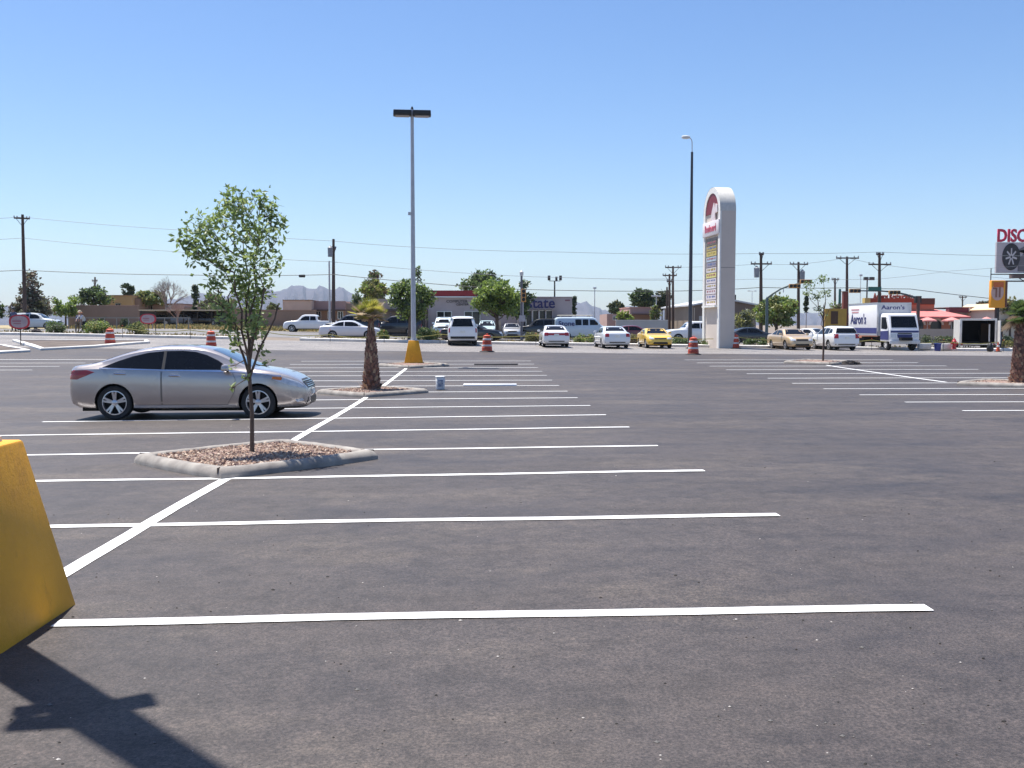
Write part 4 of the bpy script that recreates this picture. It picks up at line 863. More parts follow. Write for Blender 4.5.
# the silver sedan
def hero():
    rm = lambda x: x if x > -1.4 else -1.4+(x+1.4)*.87
    sp = dict(SPEC['hero']); [sp.__setitem__(k, [(rm(x), z) for x, z in sp[k]]) for k in ('top', 'belt', 'bot', 'wid')]; pm = mat('car_paint_beige_silver', (.50, .445, .41), .26, (.485, .43, .395), 2, metal=.6, coat=1.0)
    p = on(190, 20.15); cx = -5.83; t = thing('parked_car', 'beige silver sedan parked across the stalls behind the young tree', 'car', (cx, 20.12, gz(cx, 20.1)+.012), R(.6), 'cars parked around the lot')
    global pmap; pmap = rm
    body = finish_body(loft(sp), sp, pm, t); bv = BV(body)
    dlo_f = [(-.36,.995),(-.36,1.352),(-.05,1.358),(.2,1.335),(.42,1.275),(.66,1.165),(.93,.985)]
    dlo_r = [(-.42,.998),(-.42,1.350),(-.72,1.320),(-1.02,1.250),(-1.30,1.155),(-1.60,1.04),(-1.1,1.02)]
    for s in (-1, 1):
        d = (0, -s, 0)
        fd = patch(bv, [(-.40,s*1.5,.30),(-.40,s*1.5,.985),(.95,s*1.5,.955),(1.02,s*1.5,.8),(1.0,s*1.5,.55),(.86,s*1.5,.30)], d, pm, 'door', t, 7, .007)
        rd = patch(bv, [(-.43,s*1.5,.30),(-.43,s*1.5,.987),(-1.52,s*1.5,1.01),(-1.42,s*1.5,.82),(-1.18,s*1.5,.72),(-.98,s*1.5,.52),(-.90,s*1.5,.30)], d, pm, 'door', t, 7, .007)
        for poly, dd in (([(-.40,.30),(-.40,.985),(.95,.955),(1.02,.8),(1.0,.55),(.86,.30)], fd), ([(-.43,.30),(-.43,.987),(-1.52,1.01),(-1.42,.82),(-1.18,.72),(-.98,.52),(-.90,.30)], rd)):
            mx, mz = sum(q[0] for q in poly)/len(poly), sum(q[1] for q in poly)/len(poly); patch(bv, [(mx+(x-mx)*1.014, s*1.5, mz+(z-mz)*1.022) for x, z in poly], d, mat('seam_grey', (.07, .065, .06), .7), 'door_seal', dd, 7, .0045)
        for dd, x, z in ((fd, -.16, .875), (rd, -1.22, .915)):
            h = bv.ray_cast(Vector((x, s*3, z)), Vector(d)); b = MB(); b.tube([(x-.11, h[0].y+s*.006, z), (x-.07, h[0].y+s*.04, z+.004), (x+.07, h[0].y+s*.04, z), (x+.11, h[0].y+s*.006, z-.006)], [.012, .017, .017, .012], 8); b.build('handle', M['chrome'], dd, smooth=True)
        patch(bv, [(x, s*1.5, z) for x, z in dlo_f], d, M['glass'], 'window', t, 4, .006); patch(bv, [(x, s*1.5, z) for x, z in dlo_r], d, M['glass'], 'window', t, 4, .006)
        patch(bv, [(-.365,s*1.5,.99),(-.365,s*1.5,1.356),(-.415,s*1.5,1.354),(-.415,s*1.5,.992)], d, M['black'], 'pillar_trim', t, 2, .008)
        patch(bv, [(-1.66,s*1.5,1.035),(-1.1,s*1.5,1.017),(-.4,s*1.5,.993),(.96,s*1.5,.98),(1.30,s*1.5,.945),(1.9,s*1.5,.868),(1.9,s*1.5,.852),(1.30,s*1.5,.925),(.96,s*1.5,.955),(-.4,s*1.5,.972),(-1.1,s*1.5,.994),(-1.66,s*1.5,1.012)], d, M['chrome'], 'belt_trim', t, 3, .009)
        patch(bv, [(-.95,s*1.5,.235),(1.02,s*1.5,.235),(1.02,s*1.5,.285),(-.95,s*1.5,.285)], d, pm, 'sill', t, 4, .02)
        # lamps wrap round the corners: laid on along the diagonal
        dg = Vector((-.72, -s*.70, 0)); patch(bv, [(1.70,s*.86,.80),(1.74,s*.86,.845),(1.98,s*.80,.825),(2.22,s*.66,.735),(2.30,s*.56,.655),(2.22,s*.66,.625),(2.0,s*.80,.69)], dg, M['clearlens'], 'headlight', t, 4, .008)
        patch(bv, [(1.72,s*.865,.80),(1.745,s*.865,.848),(1.93,s*.825,.835),(1.90,s*.83,.775)], dg, M['amber'], 'turn_signal', t, 2, .014)
        dg = Vector((.66, -s*.75, 0)); patch(bv, [(-1.78,s*.90,.945),(-1.98,s*.885,.985),(-2.30,s*.80,.98),(-2.36,s*.70,.90),(-2.34,s*.76,.80),(-2.16,s*.85,.80),(-1.95,s*.89,.88)], dg, M['redlens'], 'taillight', t, 4, .010)
        dg = Vector((-.8, -s*.6, 0)); patch(bv, [(2.16,s*.74,.38),(2.28,s*.64,.40),(2.32,s*.60,.36),(2.2,s*.72,.33)], dg, M['clearlens'], 'fog_lamp', t, 2, .01)
        b = MB(); h = bv.ray_cast(Vector((.86, s*3, .985)), Vector(d)); y = h[0].y; b.tube([(.86, y-s*.02, .985), (.86, y+s*.08, 1.0)], .03, 8); b.build('mirror_foot', M['black'], t, smooth=True)
        b = MB(); b.box((.85, y+s*.15, 1.03), (.17, .22, .135), -s*.12, tap=.8); b.build('mirror', pm, t, bev=.045)
    patch(bv, [(.50,-.50,2),(.50,.50,2),(.85,.60,2),(1.26,.70,2),(1.31,.4,2),(1.33,0,2),(1.31,-.4,2),(1.26,-.70,2),(.85,-.60,2)], (0, 0, -1), mat('windscreen_glass', (.03, .04, .055), .03, spec=.9, coat=.6), 'windscreen', t, 4, .006)
    patch(bv, [(-1.92,-.62,2),(-1.92,.62,2),(-1.0,.50,2),(-1.0,-.50,2)], (0, 0, -1), M['glass'], 'rear_window', t, 4, .006)
    patch(bv, [(-.75,-.36,2),(-.75,.36,2),(.12,.36,2),(.12,-.36,2)], (0, 0, -1), M['glass'], 'sunroof', t, 3, .006)
    gr = patch(bv, [(3,-.42,.60),(3,.42,.60),(3,.52,.72),(3,.3,.775),(3,-.3,.775),(3,-.52,.72)], (-1, 0, 0), M['black'], 'grille', t, 4, .008)
    for z in (.63, .665, .70, .735): patch(bv, [(3,-.44,z),(3,.44,z),(3,.44,z+.012),(3,-.44,z+.012)], (-1, 0, 0), M['chrome'], 'grille_bar', gr, 4, .016)
    patch(bv, [(3,-.55,.26),(3,.55,.26),(3,.48,.42),(3,-.48,.42)], (-1, 0, 0), M['black'], 'air_intake', t, 4, .008)
    patch(bv, [(3,-.155,.46),(3,.155,.46),(3,.155,.57),(3,-.155,.57)], (-1, 0, 0), M['plate'], 'licence_plate', t, 1, .02)
    patch(bv, [(-3,-.155,.62),(-3,.155,.62),(-3,.155,.77),(-3,-.155,.77)], (1, 0, 0), M['plate'], 'licence_plate', t, 1, .02)
    b = MB(); b.box((-.1, 0, .21), (3.9, 1.3, .1)); b.tube([(-2.2, .5, .25), (-1.3, .5, .24)], .09, 8); b.build('underbody', M['well'], t)
    wheels(t, sp, 5, tw=.22); pmap = lambda x: x
hero()

# box truck with a cab over front
def truck():
    p = on(889.5, 69.3); t = thing('box_truck', 'white and blue box truck parked beside the white hatchback', 'truck', (p.x, p.y, p.z+.008), R(-90))
    WT = mat('truck_white', (.78, .78, .79), .4, (.74, .74, .75), 1.5); BLU = mat('truck_blue', (.035, .04, .17), .4); GREY = mat('truck_front_shade_grey', (.55, .56, .58), .5)
    # local +x is the nose; the box runs back from the cab
    b = MB(); b.box((-2.0, 0, 2.22), (5.4, 2.44, 2.36)); box = b.build('cargo_box', WT, t, bev=.03)
    b = MB(); b.box((.712, 0, 2.2), (.02, 2.36, 2.26)); b.build('front_wall', GREY, box)  # grey panel over the white box: shade of the front put into the colour
    b = MB()
    for s in (-1, 1):
        for z in (1.07, 3.37): b.box((-2.0, s*1.222, z), (5.42, .03, .10))
        b.box((.70, s*1.2, 2.22), (.06, .08, 2.36))
    b.box((.715, 0, 3.36), (.05, 2.44, .10)); b.build('rail', M['alloy'], box)
    b = MB()
    for s in (-1, 1): b.box((-2.0, s*1.226, 1.38), (5.3, .012, .42))
    b.build('blue_stripe', BLU, box)
    b = MB(); b.box((-3.4, -1.227, 2.95), (1.5, .008, .10)); b.box((-3.4, -1.227, 2.75), (1.3, .008, .10)); b.build('red_marking', mat('pale_red_ink', (.62, .30, .32), .5), box)
    text('lettering', "Aaron's", 1.0, M['navy'], box, (-2.75, -1.232, 2.2), (R(90), 0, 0), .008, sx=.95, bold=.022)
    text('lettering', "Aaron's", .42, M['navy'], box, (.727, -.1, 3.05), (R(90), 0, R(90)), .008, sx=1.3, bold=.008)
    b = MB(); b.box((-.6, 0, .82), (7.0, .8, .22)); b.box((-2.6, 0, .66), (1.2, 2.2, .3)); b.build('chassis', M['well'], t)
    prof = [(.86, .62), (.86, 2.50), (1.0, 2.62), (1.9, 2.62), (2.06, 2.52), (2.44, 1.52), (2.50, 1.40), (2.52, .62)]
    b = MB(); rings = []
    for y, k in ((-1.06, .93), (-1.02, 1), (1.02, 1), (1.06, .93)):
        cx, cz = 1.6, 1.5; rings.append([(cx+(x-cx)*k, y, cz+(z-cz)*k) for x, z in prof])
    b.loops(rings, True, True, True); cab = b.build('cab', WT, t, bev=.03); bv = BV(cab)
    patch(bv, [(4, -.92, 1.62), (4, .92, 1.62), (4, .86, 2.42), (4, -.86, 2.42)], (-1, 0, 0), M['glass'], 'windscreen', t, 4, .012)
    patch(bv, [(4, -1.0, 1.40), (4, 1.0, 1.40), (4, 1.0, 1.27), (4, -1.0, 1.27)], (-1, 0, 0), BLU, 'stripe', t, 3, .010)
    patch(bv, [(4, -.55, 1.14), (4, .55, 1.14), (4, .5, .90), (4, -.5, .90)], (-1, 0, 0), BLU, 'grille', t, 3, .012)
    patch(bv, [(4, -.5, 1.24), (4, .5, 1.24), (4, .5, 1.17), (4, -.5, 1.17)], (-1, 0, 0), M['black'], 'vent', t, 3, .012)
    for s in (-1, 1):
        patch(bv, [(1.05, s*2, 1.55), (1.05, s*2, 2.36), (1.80, s*2, 2.36), (2.12, s*2, 1.62), (1.9, s*2, 1.50)], (0, -s, 0), M['glass'], 'window', t, 3, .012)
        patch(bv, [(.92, s*2, .75), (.92, s*2, 1.36), (2.3, s*2, 1.40), (2.3, s*2, .75)], (0, -s, 0), BLU, 'door_panel', t, 3, .010)
        patch(bv, [(4, s*.62, .92), (4, s*.97, .92), (4, s*.97, 1.16), (4, s*.62, 1.16)], (-1, 0, 0), M['clearlens'], 'headlight', t, 2, .014)
        b = MB(); b.tube([(1.95, s*1.02, 2.3), (2.1, s*1.28, 2.25), (2.1, s*1.28, 1.65), (1.95, s*1.02, 1.6)], .018, 6); b.box((2.1, s*1.30, 1.95), (.07, .20, .44)); b.build('mirror', M['black'], t)
    b = MB(); b.box((2.55, 0, .60), (.14, 2.16, .26)); b.build('bumper', mat('truck_bumper', (.62, .63, .64), .4), t, bev=.03)
    wheels(t, dict(wr=.42, ax_f=1.72, ax_r=-2.9, wmax=1.06, rimk=.55), 6, mat('truck_rim', (.70, .70, .70), .5), .26)
truck()

# open cargo trailer
def trailer():
    p = on(978, 71); t = thing('cargo_trailer', 'open grey cargo trailer with dark empty interior beside the box truck', 'trailer', (p.x, p.y, p.z+.008), R(-21)); w, h, L = 2.5, 1.8, 4.4; z0 = .50
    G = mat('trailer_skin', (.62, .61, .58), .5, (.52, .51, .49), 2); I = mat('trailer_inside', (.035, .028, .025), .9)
    b = MB()
    for s in (-1, 1): b.box((s*(w/2-.03), L/2, z0+h/2), (.06, L, h))
    b.box((0, L/2, z0+h-.02), (w-.125, L, .05)); b.box((0, L-.03, z0+h/2), (w-.125, .05, h-.1)); b.build('shell', G, t)
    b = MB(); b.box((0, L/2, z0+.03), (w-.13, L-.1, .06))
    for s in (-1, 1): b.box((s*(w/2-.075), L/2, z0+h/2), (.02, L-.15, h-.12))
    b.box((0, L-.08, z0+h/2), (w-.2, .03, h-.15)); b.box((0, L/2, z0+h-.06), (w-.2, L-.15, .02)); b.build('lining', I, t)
    b = MB(); b.box((-w/2+.06, -.04, z0+h/2), (.16, .10, h+.06)); b.box((w/2-.06, -.04, z0+h/2), (.13, .10, h+.06)); b.box((0, -.04, z0+h+.0), (w, .11, .14)); b.box((0, -.05, z0-.04), (w+.1, .12, .10)); b.build('rear_frame', M['kerb_white'], t, bev=.01)
    b = MB(); b.box((w/2+.06, -.75, z0+h/2-.03), (.05, 1.4, h-.1)); b.build('door', G, t)
    b = MB(); b.box((w/2-.45, .3, z0+.8), (.10, .06, 1.3)); b.build('upright', M['galv'], t)
    b = MB(); b.box((0, L/2, .40), (.9, L, .14)); b.box((0, L/2+.2, .36), (w-.1, .12, .12)); b.build('chassis', M['well'], t)
    for s in (-1, 1):
        b = MB(); b.lathe([(.12, -.09), (.30, -.10), (.33, -.06), (.33, .06), (.30, .10), (.12, .09)], 24, 'X', (s*(w/2-.05), L/2+.2, .33)); o = b.build('wheel', M['rubber'], t, smooth=True)
        b = MB(); b.lathe([(.2, -.07), (.18, .08), (0, .09)], 16, 'X', (s*(w/2-.05), L/2+.2, .33)); b.build('rim', M['alloy'], o)
    b = MB()
    for s in (-1, 1): b.box((s*(w/2-.15), -.12, z0-.04), (.14, .03, .07))
    b.build('taillight', M['redlens'], t)
trailer()
# ------------------------------------------------------------------ buildings
def stucco(name, c):
    c = tuple(min(.75, v*1.3) for v in c); return mat('stucco_'+name, c, .9, tuple(v*.86 for v in c), .6, bmp=.08, detail=8)
class Bld:
    """a building surveyed at depth Y; px/py of the photo turn into its own metres"""
    def __init__(s, name, label, px, Y, cat='building', group=None):
        s.Y = Y; o = on(px, Y); s.o = o; s.t = thing(name, label, cat, (o.x, Y, o.z), 0, group)
    def x(s, px, dy=0): return at(px, 320, s.Y+dy).x-s.o.x
    def z(s, py, dy=0): return at(512, py, s.Y+dy).z-s.o.z
    def wall(s, name, px0, px1, top, bot, d0, d1, m, bev=0, parent=None):
        b = MB(); x0, x1 = s.x(px0, d0), s.x(px1, d0); z1 = s.z(top, d0); z0 = -.3 if bot is None else s.z(bot, d0)
        b.box(((x0+x1)/2, (d0+d1)/2, (z0+z1)/2), (x1-x0, d1-d0, z1-z0)); return b.build(name, m, parent or s.t, bev=bev)
    def window(s, px0, px1, top, bot, d, n=2, fm=None, parent=None, name='window'):
        x0, x1, z1, z0 = s.x(px0, d), s.x(px1, d), s.z(top, d), s.z(bot, d) if bot else .1; f = MB(); w = .07
        f.box(((x0+x1)/2, d-.03, z1), (x1-x0+w, .10, w)); f.box(((x0+x1)/2, d-.03, z0), (x1-x0+w, .12, w))
        for i in range(n+1): f.box((x0+(x1-x0)*i/n, d-.031, (z0+z1)/2), (w, .09, z1-z0-w))
        fr0 = f.build(name, fm or M['alloy'], parent or s.t); b = MB(); b.box(((x0+x1)/2, d-.012, (z0+z1)/2), (x1-x0, .02, z1-z0)); b.build('pane', M['winglass'], fr0); return fr0
ST = stucco('mauve', (.33, .27, .265)); TAN = stucco('tan', (.36, .29, .24)); BEI = stucco('beige', (.50, .37, .29)); MUS = stucco('mustard', (.36, .24, .12)); BRN = stucco('brown', (.22, .155, .125)); BRICK = stucco('terracotta', (.38, .15, .085)); PINKW = stucco('pinkish', (.34, .23, .20)); GRW = stucco('grey', (.36, .35, .33)); WHT = stucco('white', (.62, .60, .57))
ROOFB = mat('roof_brown', (.12, .085, .075), .9)

s = Bld('shop_building', 'long mauve stucco shop row with red parapet and dark blue sign letters', 470, 94)
s.wall('wall', 428, 518, 295.5, None, 0, 14, ST); s.wall('wall', 518, 572, 297.5, None, -1.2, 12, ST)
s.wall('wall', 372, 428, 299, None, 1.0, 14, TAN)
s.wall('parapet', 429, 477, 290.5, 296.4, -.35, .6, mat('parapet_red', (.30, .028, .03), .7)); s.wall('parapet_ledge', 428.5, 477.5, 296.4, 297.4, -.42, .4, WHT)
s.wall('roof_edge', 517.5, 572.5, 296.6, 297.6, -1.3, .2, stucco('dusky', (.25, .21, .21)))
s.wall('porch_roof', 379, 427, 309, 311, -1.6, 1.0, ROOFB)
for px in (381, 390, 425): s.wall('porch_post', px, px+1.4, 311, None, -1.5, -1.3, BRN)
s.window(437, 451.5, 311.5, 322, -.003, 2); s.window(464.5, 480, 311.5, 328, -.003, 2); s.window(396, 409, 316, 329, .997, 2); s.window(412, 420, 316, 330, .997, 2)
s.wall('sign_band', 514, 553.5, 299.2, 308.0, -1.45, -1.205, stucco('sign_band', (.27, .235, .25)))
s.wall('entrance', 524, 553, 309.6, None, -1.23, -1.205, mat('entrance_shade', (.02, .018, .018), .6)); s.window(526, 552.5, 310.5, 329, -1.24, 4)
for px in (531.5, 538, 545, 552): s.wall('column', px, px+1.0, 309.5, None, -2.0, -1.7, ST)
s.wall('canopy', 522, 554, 308.2, 309.6, -2.2, -1.21, stucco('dusky', (.25, .21, .21)))
text('lettering', 'Allstate', 1.42, mat('letter_blue', (.012, .014, .10), .4), s.t, (s.x(533, -1.5), -1.49, s.z(303.4, -1.4)), (R(90), 0, 0), .03, sx=.98, bold=.02)
text('lettering', 'COMPUTER', .36, M['bronze'], s.t, (s.x(457), -.03, s.z(301.6)), (R(90), 0, 0), .02, sx=1.1); text('lettering', 'CENTER', .30, M['bronze'], s.t, (s.x(462.5), -.03, s.z(304.6)), (R(90), 0, 0), .02, sx=1.1)
s.wall('sign_plate', 565, 570, 299.6, 301, -1.24, -1.2, mat('dull_red_plate', (.24, .10, .12), .6)); s.wall('wall_box', 496, 501, 321, None, -4.2, -3.4, TAN)

s = Bld('flat_roof_house', 'low beige block building with sunlit end below the mountains', 320, 118)
s.wall('wall', 283, 311, 300.5, None, 0, 9, BEI); s.wall('wall', 311, 345, 301.2, None, 2.5, 13, PINKW); s.wall('wall', 345, 378, 303.5, None, 4, 13, TAN)
s.wall('awning', 311, 360, 309.6, 310.6, .6, 2.6, ROOFB); s.wall('coping', 282.7, 311.3, 299.9, 300.6, -.1, 9.1, BRN)
for a in (316, 328, 338): s.window(a, a+5, 311.5, 319, 2.49, 2)
s.window(303, 307, 312.5, 318, -.004, 1)
s = Bld('garden_wall', 'long brown wall in front of the beige block building', 262, 116, 'wall')
s.wall('wall_face', 226, 316, 310.5, None, 0, .3, BRN); s.wall('coping', 225.8, 316.2, 309.9, 310.5, -.06, .36, PINKW)
s = Bld('house', 'mustard yellow flat roofed house among trees', 118, 132)
s.wall('wall', 104, 132, 296, None, 0, 10, MUS); s.wall('wall', 132, 139, 299, None, 1.2, 9, stucco('dull_brown', (.22, .15, .12))); s.wall('coping', 103.7, 132.2, 295.4, 296, -.12, 10.1, BRN); s.window(116, 121, 304, 310, -.004, 2); s.wall('door', 108, 110.5, 305.5, None, -.05, -.004, ROOFB)
s = Bld('garden_wall', 'reddish brown wall between the evergreen and mustard house', 94, 112, 'wall')
s.wall('wall_face', 68, 138, 306, None, 0, .3, BRN); s.wall('coping', 67.8, 138.2, 305.5, 306, -.05, .35, PINKW)
s = Bld('house', 'low pinkish brown house behind the carport', 165, 138)
s.wall('wall', 138, 182, 304.5, None, 0, 9, PINKW); s.wall('wall', 182, 232, 307.5, None, 1, 9, BRN); s.wall('roof', 137.5, 182.5, 303.7, 304.5, -.3, 9.2, ROOFB); s.window(148, 153, 306, 311, -.004, 2); s.window(166, 171, 306, 311, -.004, 2)
# carport
s = Bld('carport', 'long low carport with pale flat roof over dark cars', 185, 124)
s.wall('roof', 138, 240, 309.8, 310.9, -1, 6, mat('carport_roof', (.50, .46, .38), .8))
for px in range(141, 240, 14): s.wall('post', px, px+.8, 310.9, None, -.6, -.4, M['bronze'])
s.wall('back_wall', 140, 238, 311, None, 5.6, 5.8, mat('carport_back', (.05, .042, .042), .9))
s = Bld('low_fence', 'pale low rail fence along the verge behind the barrel bed', 100, 106, 'fence')
s.wall('rail', 66, 190, 317.4, 318.4, 0, .12, stucco('pale_rail', (.24, .22, .19)))
for px in range(68, 190, 12): s.wall('post', px, px+.8, 318.4, None, .02, .1, stucco('pale_rail', (.24, .22, .19)))

s = Bld('house', 'pink brown house with shadowed porch below the dark tree mass', 638, 122)
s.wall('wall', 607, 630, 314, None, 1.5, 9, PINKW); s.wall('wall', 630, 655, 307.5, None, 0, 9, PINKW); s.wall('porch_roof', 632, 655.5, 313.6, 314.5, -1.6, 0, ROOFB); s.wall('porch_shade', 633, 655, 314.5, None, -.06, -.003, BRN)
s.wall('coping', 629.6, 655.4, 306.9, 307.5, -.1, 9.1, stucco('rose', (.40, .25, .21))); s.window(613, 617, 316, 320, 1.496, 2)
s = Bld('concrete_wall', 'long pale grey concrete wall behind the yellow coupe', 640, 100, 'wall')
s.wall('wall_face', 616, 668, 320.4, None, 0, .25, GRW); s.wall('coping', 615.8, 668.2, 319.9, 320.4, -.05, .3, WHT)
# tan metal building with grey gable roof
s = Bld('metal_building', 'tan ribbed metal building with pale low gable roof behind the tower sign', 710, 104)
x0, x1, xm = s.x(693), s.x(756), s.x(724); ze, zr = s.z(305.5), s.z(299.5)
b = MB(); b.prism([(x0, -.3), (x1, -.3), (x1, ze), (xm, zr), (x0, ze)], 0, 16, 'XZ'); b.build('wall', mat('ribbed_tan', (.31, .25, .19), .7, (.26, .21, .16), 3, stretch=(4, .1, .1)), s.t)
b = MB(); 
for (xa, za, xb, zb) in ((x0-.4, ze-.06, xm, zr+.02), (xm, zr+.02, x1+.4, ze-.06)): b.prism([(xa, za), (xb, zb), (xb, zb+.16), (xa, za+.16)], -.5, 16.4, 'XZ')
b.build('roof', mat('roof_metal', (.60, .60, .60), .45, (.5, .5, .5), 2), s.t)
b = MB(); b.prism([(x0, ze-.02), (xm, zr-.03), (x1, ze-.02), (x1, ze-1.6), (x0, ze-1.6)], -.03, -.003, 'XZ'); b.build('gable_panel', stucco('dark_gable', (.15, .115, .095)), s.t)
for a in (694, 745): s.wall('downpipe', a, a+.7, 307.6, None, -.1, -.003, stucco('pipe_pale', (.42, .36, .29)))
s.wall('door', 699, 704, 316, None, -.06, -.004, GRW); s.window(707, 712, 313, 320, -.004, 1); s.wall('chimney', 733.5, 735.8, 294.5, 302, 4, 4.3, M['bronze'])

# restaurant with pink hipped roof
s = Bld('restaurant', 'terracotta restaurant with pink tiled hip roof and white rimmed arches', 925, 98)
RW = BRICK; x0, x1 = s.x(888), s.x(966); ze = s.z(316.5); zr = s.z(304); xr0, xr1 = s.x(893), s.x(940)
s.wall('wall', 890, 964, 316, None, 0, 11, RW)
b = MB(); b.add([(x0, -1, ze), (x1, -1, ze), (x1, 12, ze), (x0, 12, ze), (xr0, 5.5, zr), (xr1, 5.5, zr), (x0, -1, ze-.18), (x1, -1, ze-.18), (x1, 12, ze-.18), (x0, 12, ze-.18)], [(0,1,5,4),(1,2,5),(2,3,4,5),(3,0,4),(6,7,1,0),(7,8,2,1),(8,9,3,2),(9,6,0,3),(9,8,7,6)])
b.build('roof', mat('pink_roof_tile', (.56, .185, .17), .8, (.48, .15, .135), 1.2, detail=9), s.t)
for pc, pw in ((899, 9), (918, 11), (936, 11), (956, 11)):
    xa, xb = s.x(pc-pw/2), s.x(pc+pw/2); r = (xb-xa)/2; zc = s.z(325); xc = (xa+xb)/2
    arc = [(xc+r*math.cos(math.pi*i/16), zc+r*.9*math.sin(math.pi*i/16)) for i in range(17)]; arc2 = [(xc+(r+.22)*math.cos(math.pi*i/16), zc+(r*.9+.22)*math.sin(math.pi*i/16)) for i in range(17)]
    b = MB(); b.prism([(xa, .1)]+arc[::-1]+[(xb, .1)], -.02, -.004, 'XZ'); w_ = b.build('window', M['winglass'], s.t)
    b = MB(); b.loops([[(x, -.09, z) for x, z in arc], [(x, -.09, z) for x, z in arc2], [(x, -.005, z) for x, z in arc2]], False); b.build('arch_trim', stucco('trim_cream', (.58, .50, .42)), w_)
s.wall('patio_wall', 886, 968, 329, None, -4.5, -4.2, stucco('patio', (.34, .27, .22)))
s.wall('sign_band', 868, 934.5, 297.8, 304.3, 2.4, 2.9, mat('sign_band_rust', (.32, .055, .02), .7, (.26, .05, .02), 2)); s.wall('parapet_end', 864.5, 870, 297.6, 304.5, 2.3, 3.0, stucco('yellow_end', (.50, .36, .12)))
s.wall('sign_frame', 920.5, 934.3, 298.0, 304.0, 2.32, 2.39, mat('brown_board', (.10, .055, .035), .8)); s.wall('parapet', 869, 934, 304.3, 312, 2.5, 3.2, RW)
text('lettering', 'Amigos Restaurante', 1.0, mat('rust_letters', (.25, .04, .02), .6), s.t, (s.x(893, 2.4), 2.5, s.z(296.4, 2.4)), (R(90), 0, 0), .08, sx=.52, bold=.02)
def umbrella(label, px, Y, py):
    c = on(px, Y); t = thing('patio_umbrella', label, 'umbrella', c, 0, 'pink patio umbrellas'); z = at(px, py, Y).z-c.z
    b = MB(); b.lathe([(0, z+.02), (.2, z-.05), (.95, z-.34), (.95, z-.46), (.93, z-.46), (.92, z-.36), (0, z-.05)], 8); b.build('canopy', mat('umbrella_pink', (.62, .24, .22), .8), t); b = MB(); b.tube([(0, 0, 0), (0, 0, z)], .03, 6); b.build('pole', M['galv'], t); b = MB(); b.lathe([(.28, 0), (.26, .08), (.05, .1)], 14); b.build('base', M['kerb'], t)
umbrella('pink patio umbrella nearest the truck cab', 927, 95, 317); umbrella('pink patio umbrella between two white rimmed arches', 951, 95, 317); umbrella('pink patio umbrella showing over the trailer roof', 986, 95, 317)
s = Bld('shop', 'grey shop with maroon roof band and white letters behind the trailer', 975, 106)
s.wall('wall', 950, 1003, 311, None, 0, 10, GRW); s.wall('roof_band', 949, 1004, 307.3, 312.3, -.8, .0, mat('maroon_band', (.22, .045, .055), .7, (.17, .035, .045), 2)); s.wall('ledge', 949, 1004, 306.7, 307.3, -.9, 10, stucco('dusky', (.25, .21, .21)))
text('lettering', 'MUFFLERS', .62, WHT, s.t, (s.x(981), -.83, s.z(309.8)), (R(90), 0, 0), .02, sx=1.35, bold=.02); s.window(960, 968, 316, 324, -.004, 2); s.window(974, 990, 315, 327, -.004, 3)
s = Bld('pale_house', 'pale cream gabled shop wall beside the green fan palm', 1012, 100); x0, x1 = s.x(996), s.x(1045)
b = MB(); b.prism([(x0, -.3), (x1, -.3), (x1, s.z(309)), (s.x(1006), s.z(303.5)), (x0, s.z(309.5))], 0, 8, 'XZ'); b.build('wall', stucco('cream', (.55, .47, .37)), s.t); b = MB(); b.prism([(x0-.3, s.z(309.7)), (s.x(1006), s.z(303.3)), (s.x(1006), s.z(302.6)), (x0-.3, s.z(309))], -.3, 8.2, 'XZ'); b.prism([(s.x(1006), s.z(303.3)), (x1, s.z(309)), (x1, s.z(308.3)), (s.x(1006), s.z(302.6))], -.3, 8.2, 'XZ'); b.build('roof', stucco('roof_peach', (.62, .40, .24)), s.t); s.window(1014, 1022, 314, 324, -.004, 2)
s = Bld('wall_panel', 'yellow ochre wall panel with dark painted figure shape behind the hatchback', 834, 92, 'wall')
s.wall('wall_face', 825, 846.5, 308.5, None, 0, .3, mat('ochre', (.50, .31, .06), .8, (.42, .25, .05), 2)); s.wall('dark_panel', 831, 838, 311, 324, -.03, -.003, mat('dark_brown_panel', (.10, .055, .03), .8))
s = Bld('red_pillar', 'dark red square pillar behind the rear of the box truck', 845, 93, 'pillar'); s.wall('shaft', 843, 847.2, 291.5, None, -.2, .2, mat('pillar_red', (.22, .06, .045), .8)); s.wall('cap', 842.6, 847.6, 290.7, 291.5, -.26, .26, BRN)

# pole signs
s = Bld('pole_sign', 'tall orange sign panel with pale round emblem', 998, 92, 'sign'); OR = mat('sign_orange', (.82, .36, .02), .5, (.74, .29, .02), .8)
s.wall('panel', 990.5, 1004.8, 279.5, 307.5, -.0, .5, OR, .08); s.wall('side', 1004.85, 1006.6, 280, 307.2, .02, .48, mat('sign_edge', (.16, .06, .04), .6)); s.wall('post', 996, 999, 307.5, None, .1, .4, M['bronze'])
b = MB(); zc, xc = s.z(291.5), s.x(996.5); b.loops([[(xc+.62*math.cos(6.283*i/24), -.03, zc+.80*math.sin(6.283*i/24)) for i in range(24)], [(xc+.62*math.cos(6.283*i/24), -.003, zc+.80*math.sin(6.283*i/24)) for i in range(24)]], True, True, False); b.build('emblem', mat('emblem_rose', (.60, .40, .34), .6), s.t)
b = MB(); b.box((xc-.12, -.045, zc-.05), (.16, .02, .9)); b.box((xc+.22, -.045, zc), (.16, .02, 1.0)); b.box((xc-.30, -.045, zc+.35), (.34, .02, .16), 0); b.build('emblem_mark', mat('emblem_brown', (.28, .13, .09), .6), s.t)
b = MB(); b.box((s.x(997.4), -.02, s.z(284)), (1.0, .03, .5)); b.build('marking', mat('sign_red_orange', (.62, .14, .03), .5), s.t)
s = Bld('billboard', 'billboard with red letters over a picture of a car wheel', 1060, 112, 'billboard')
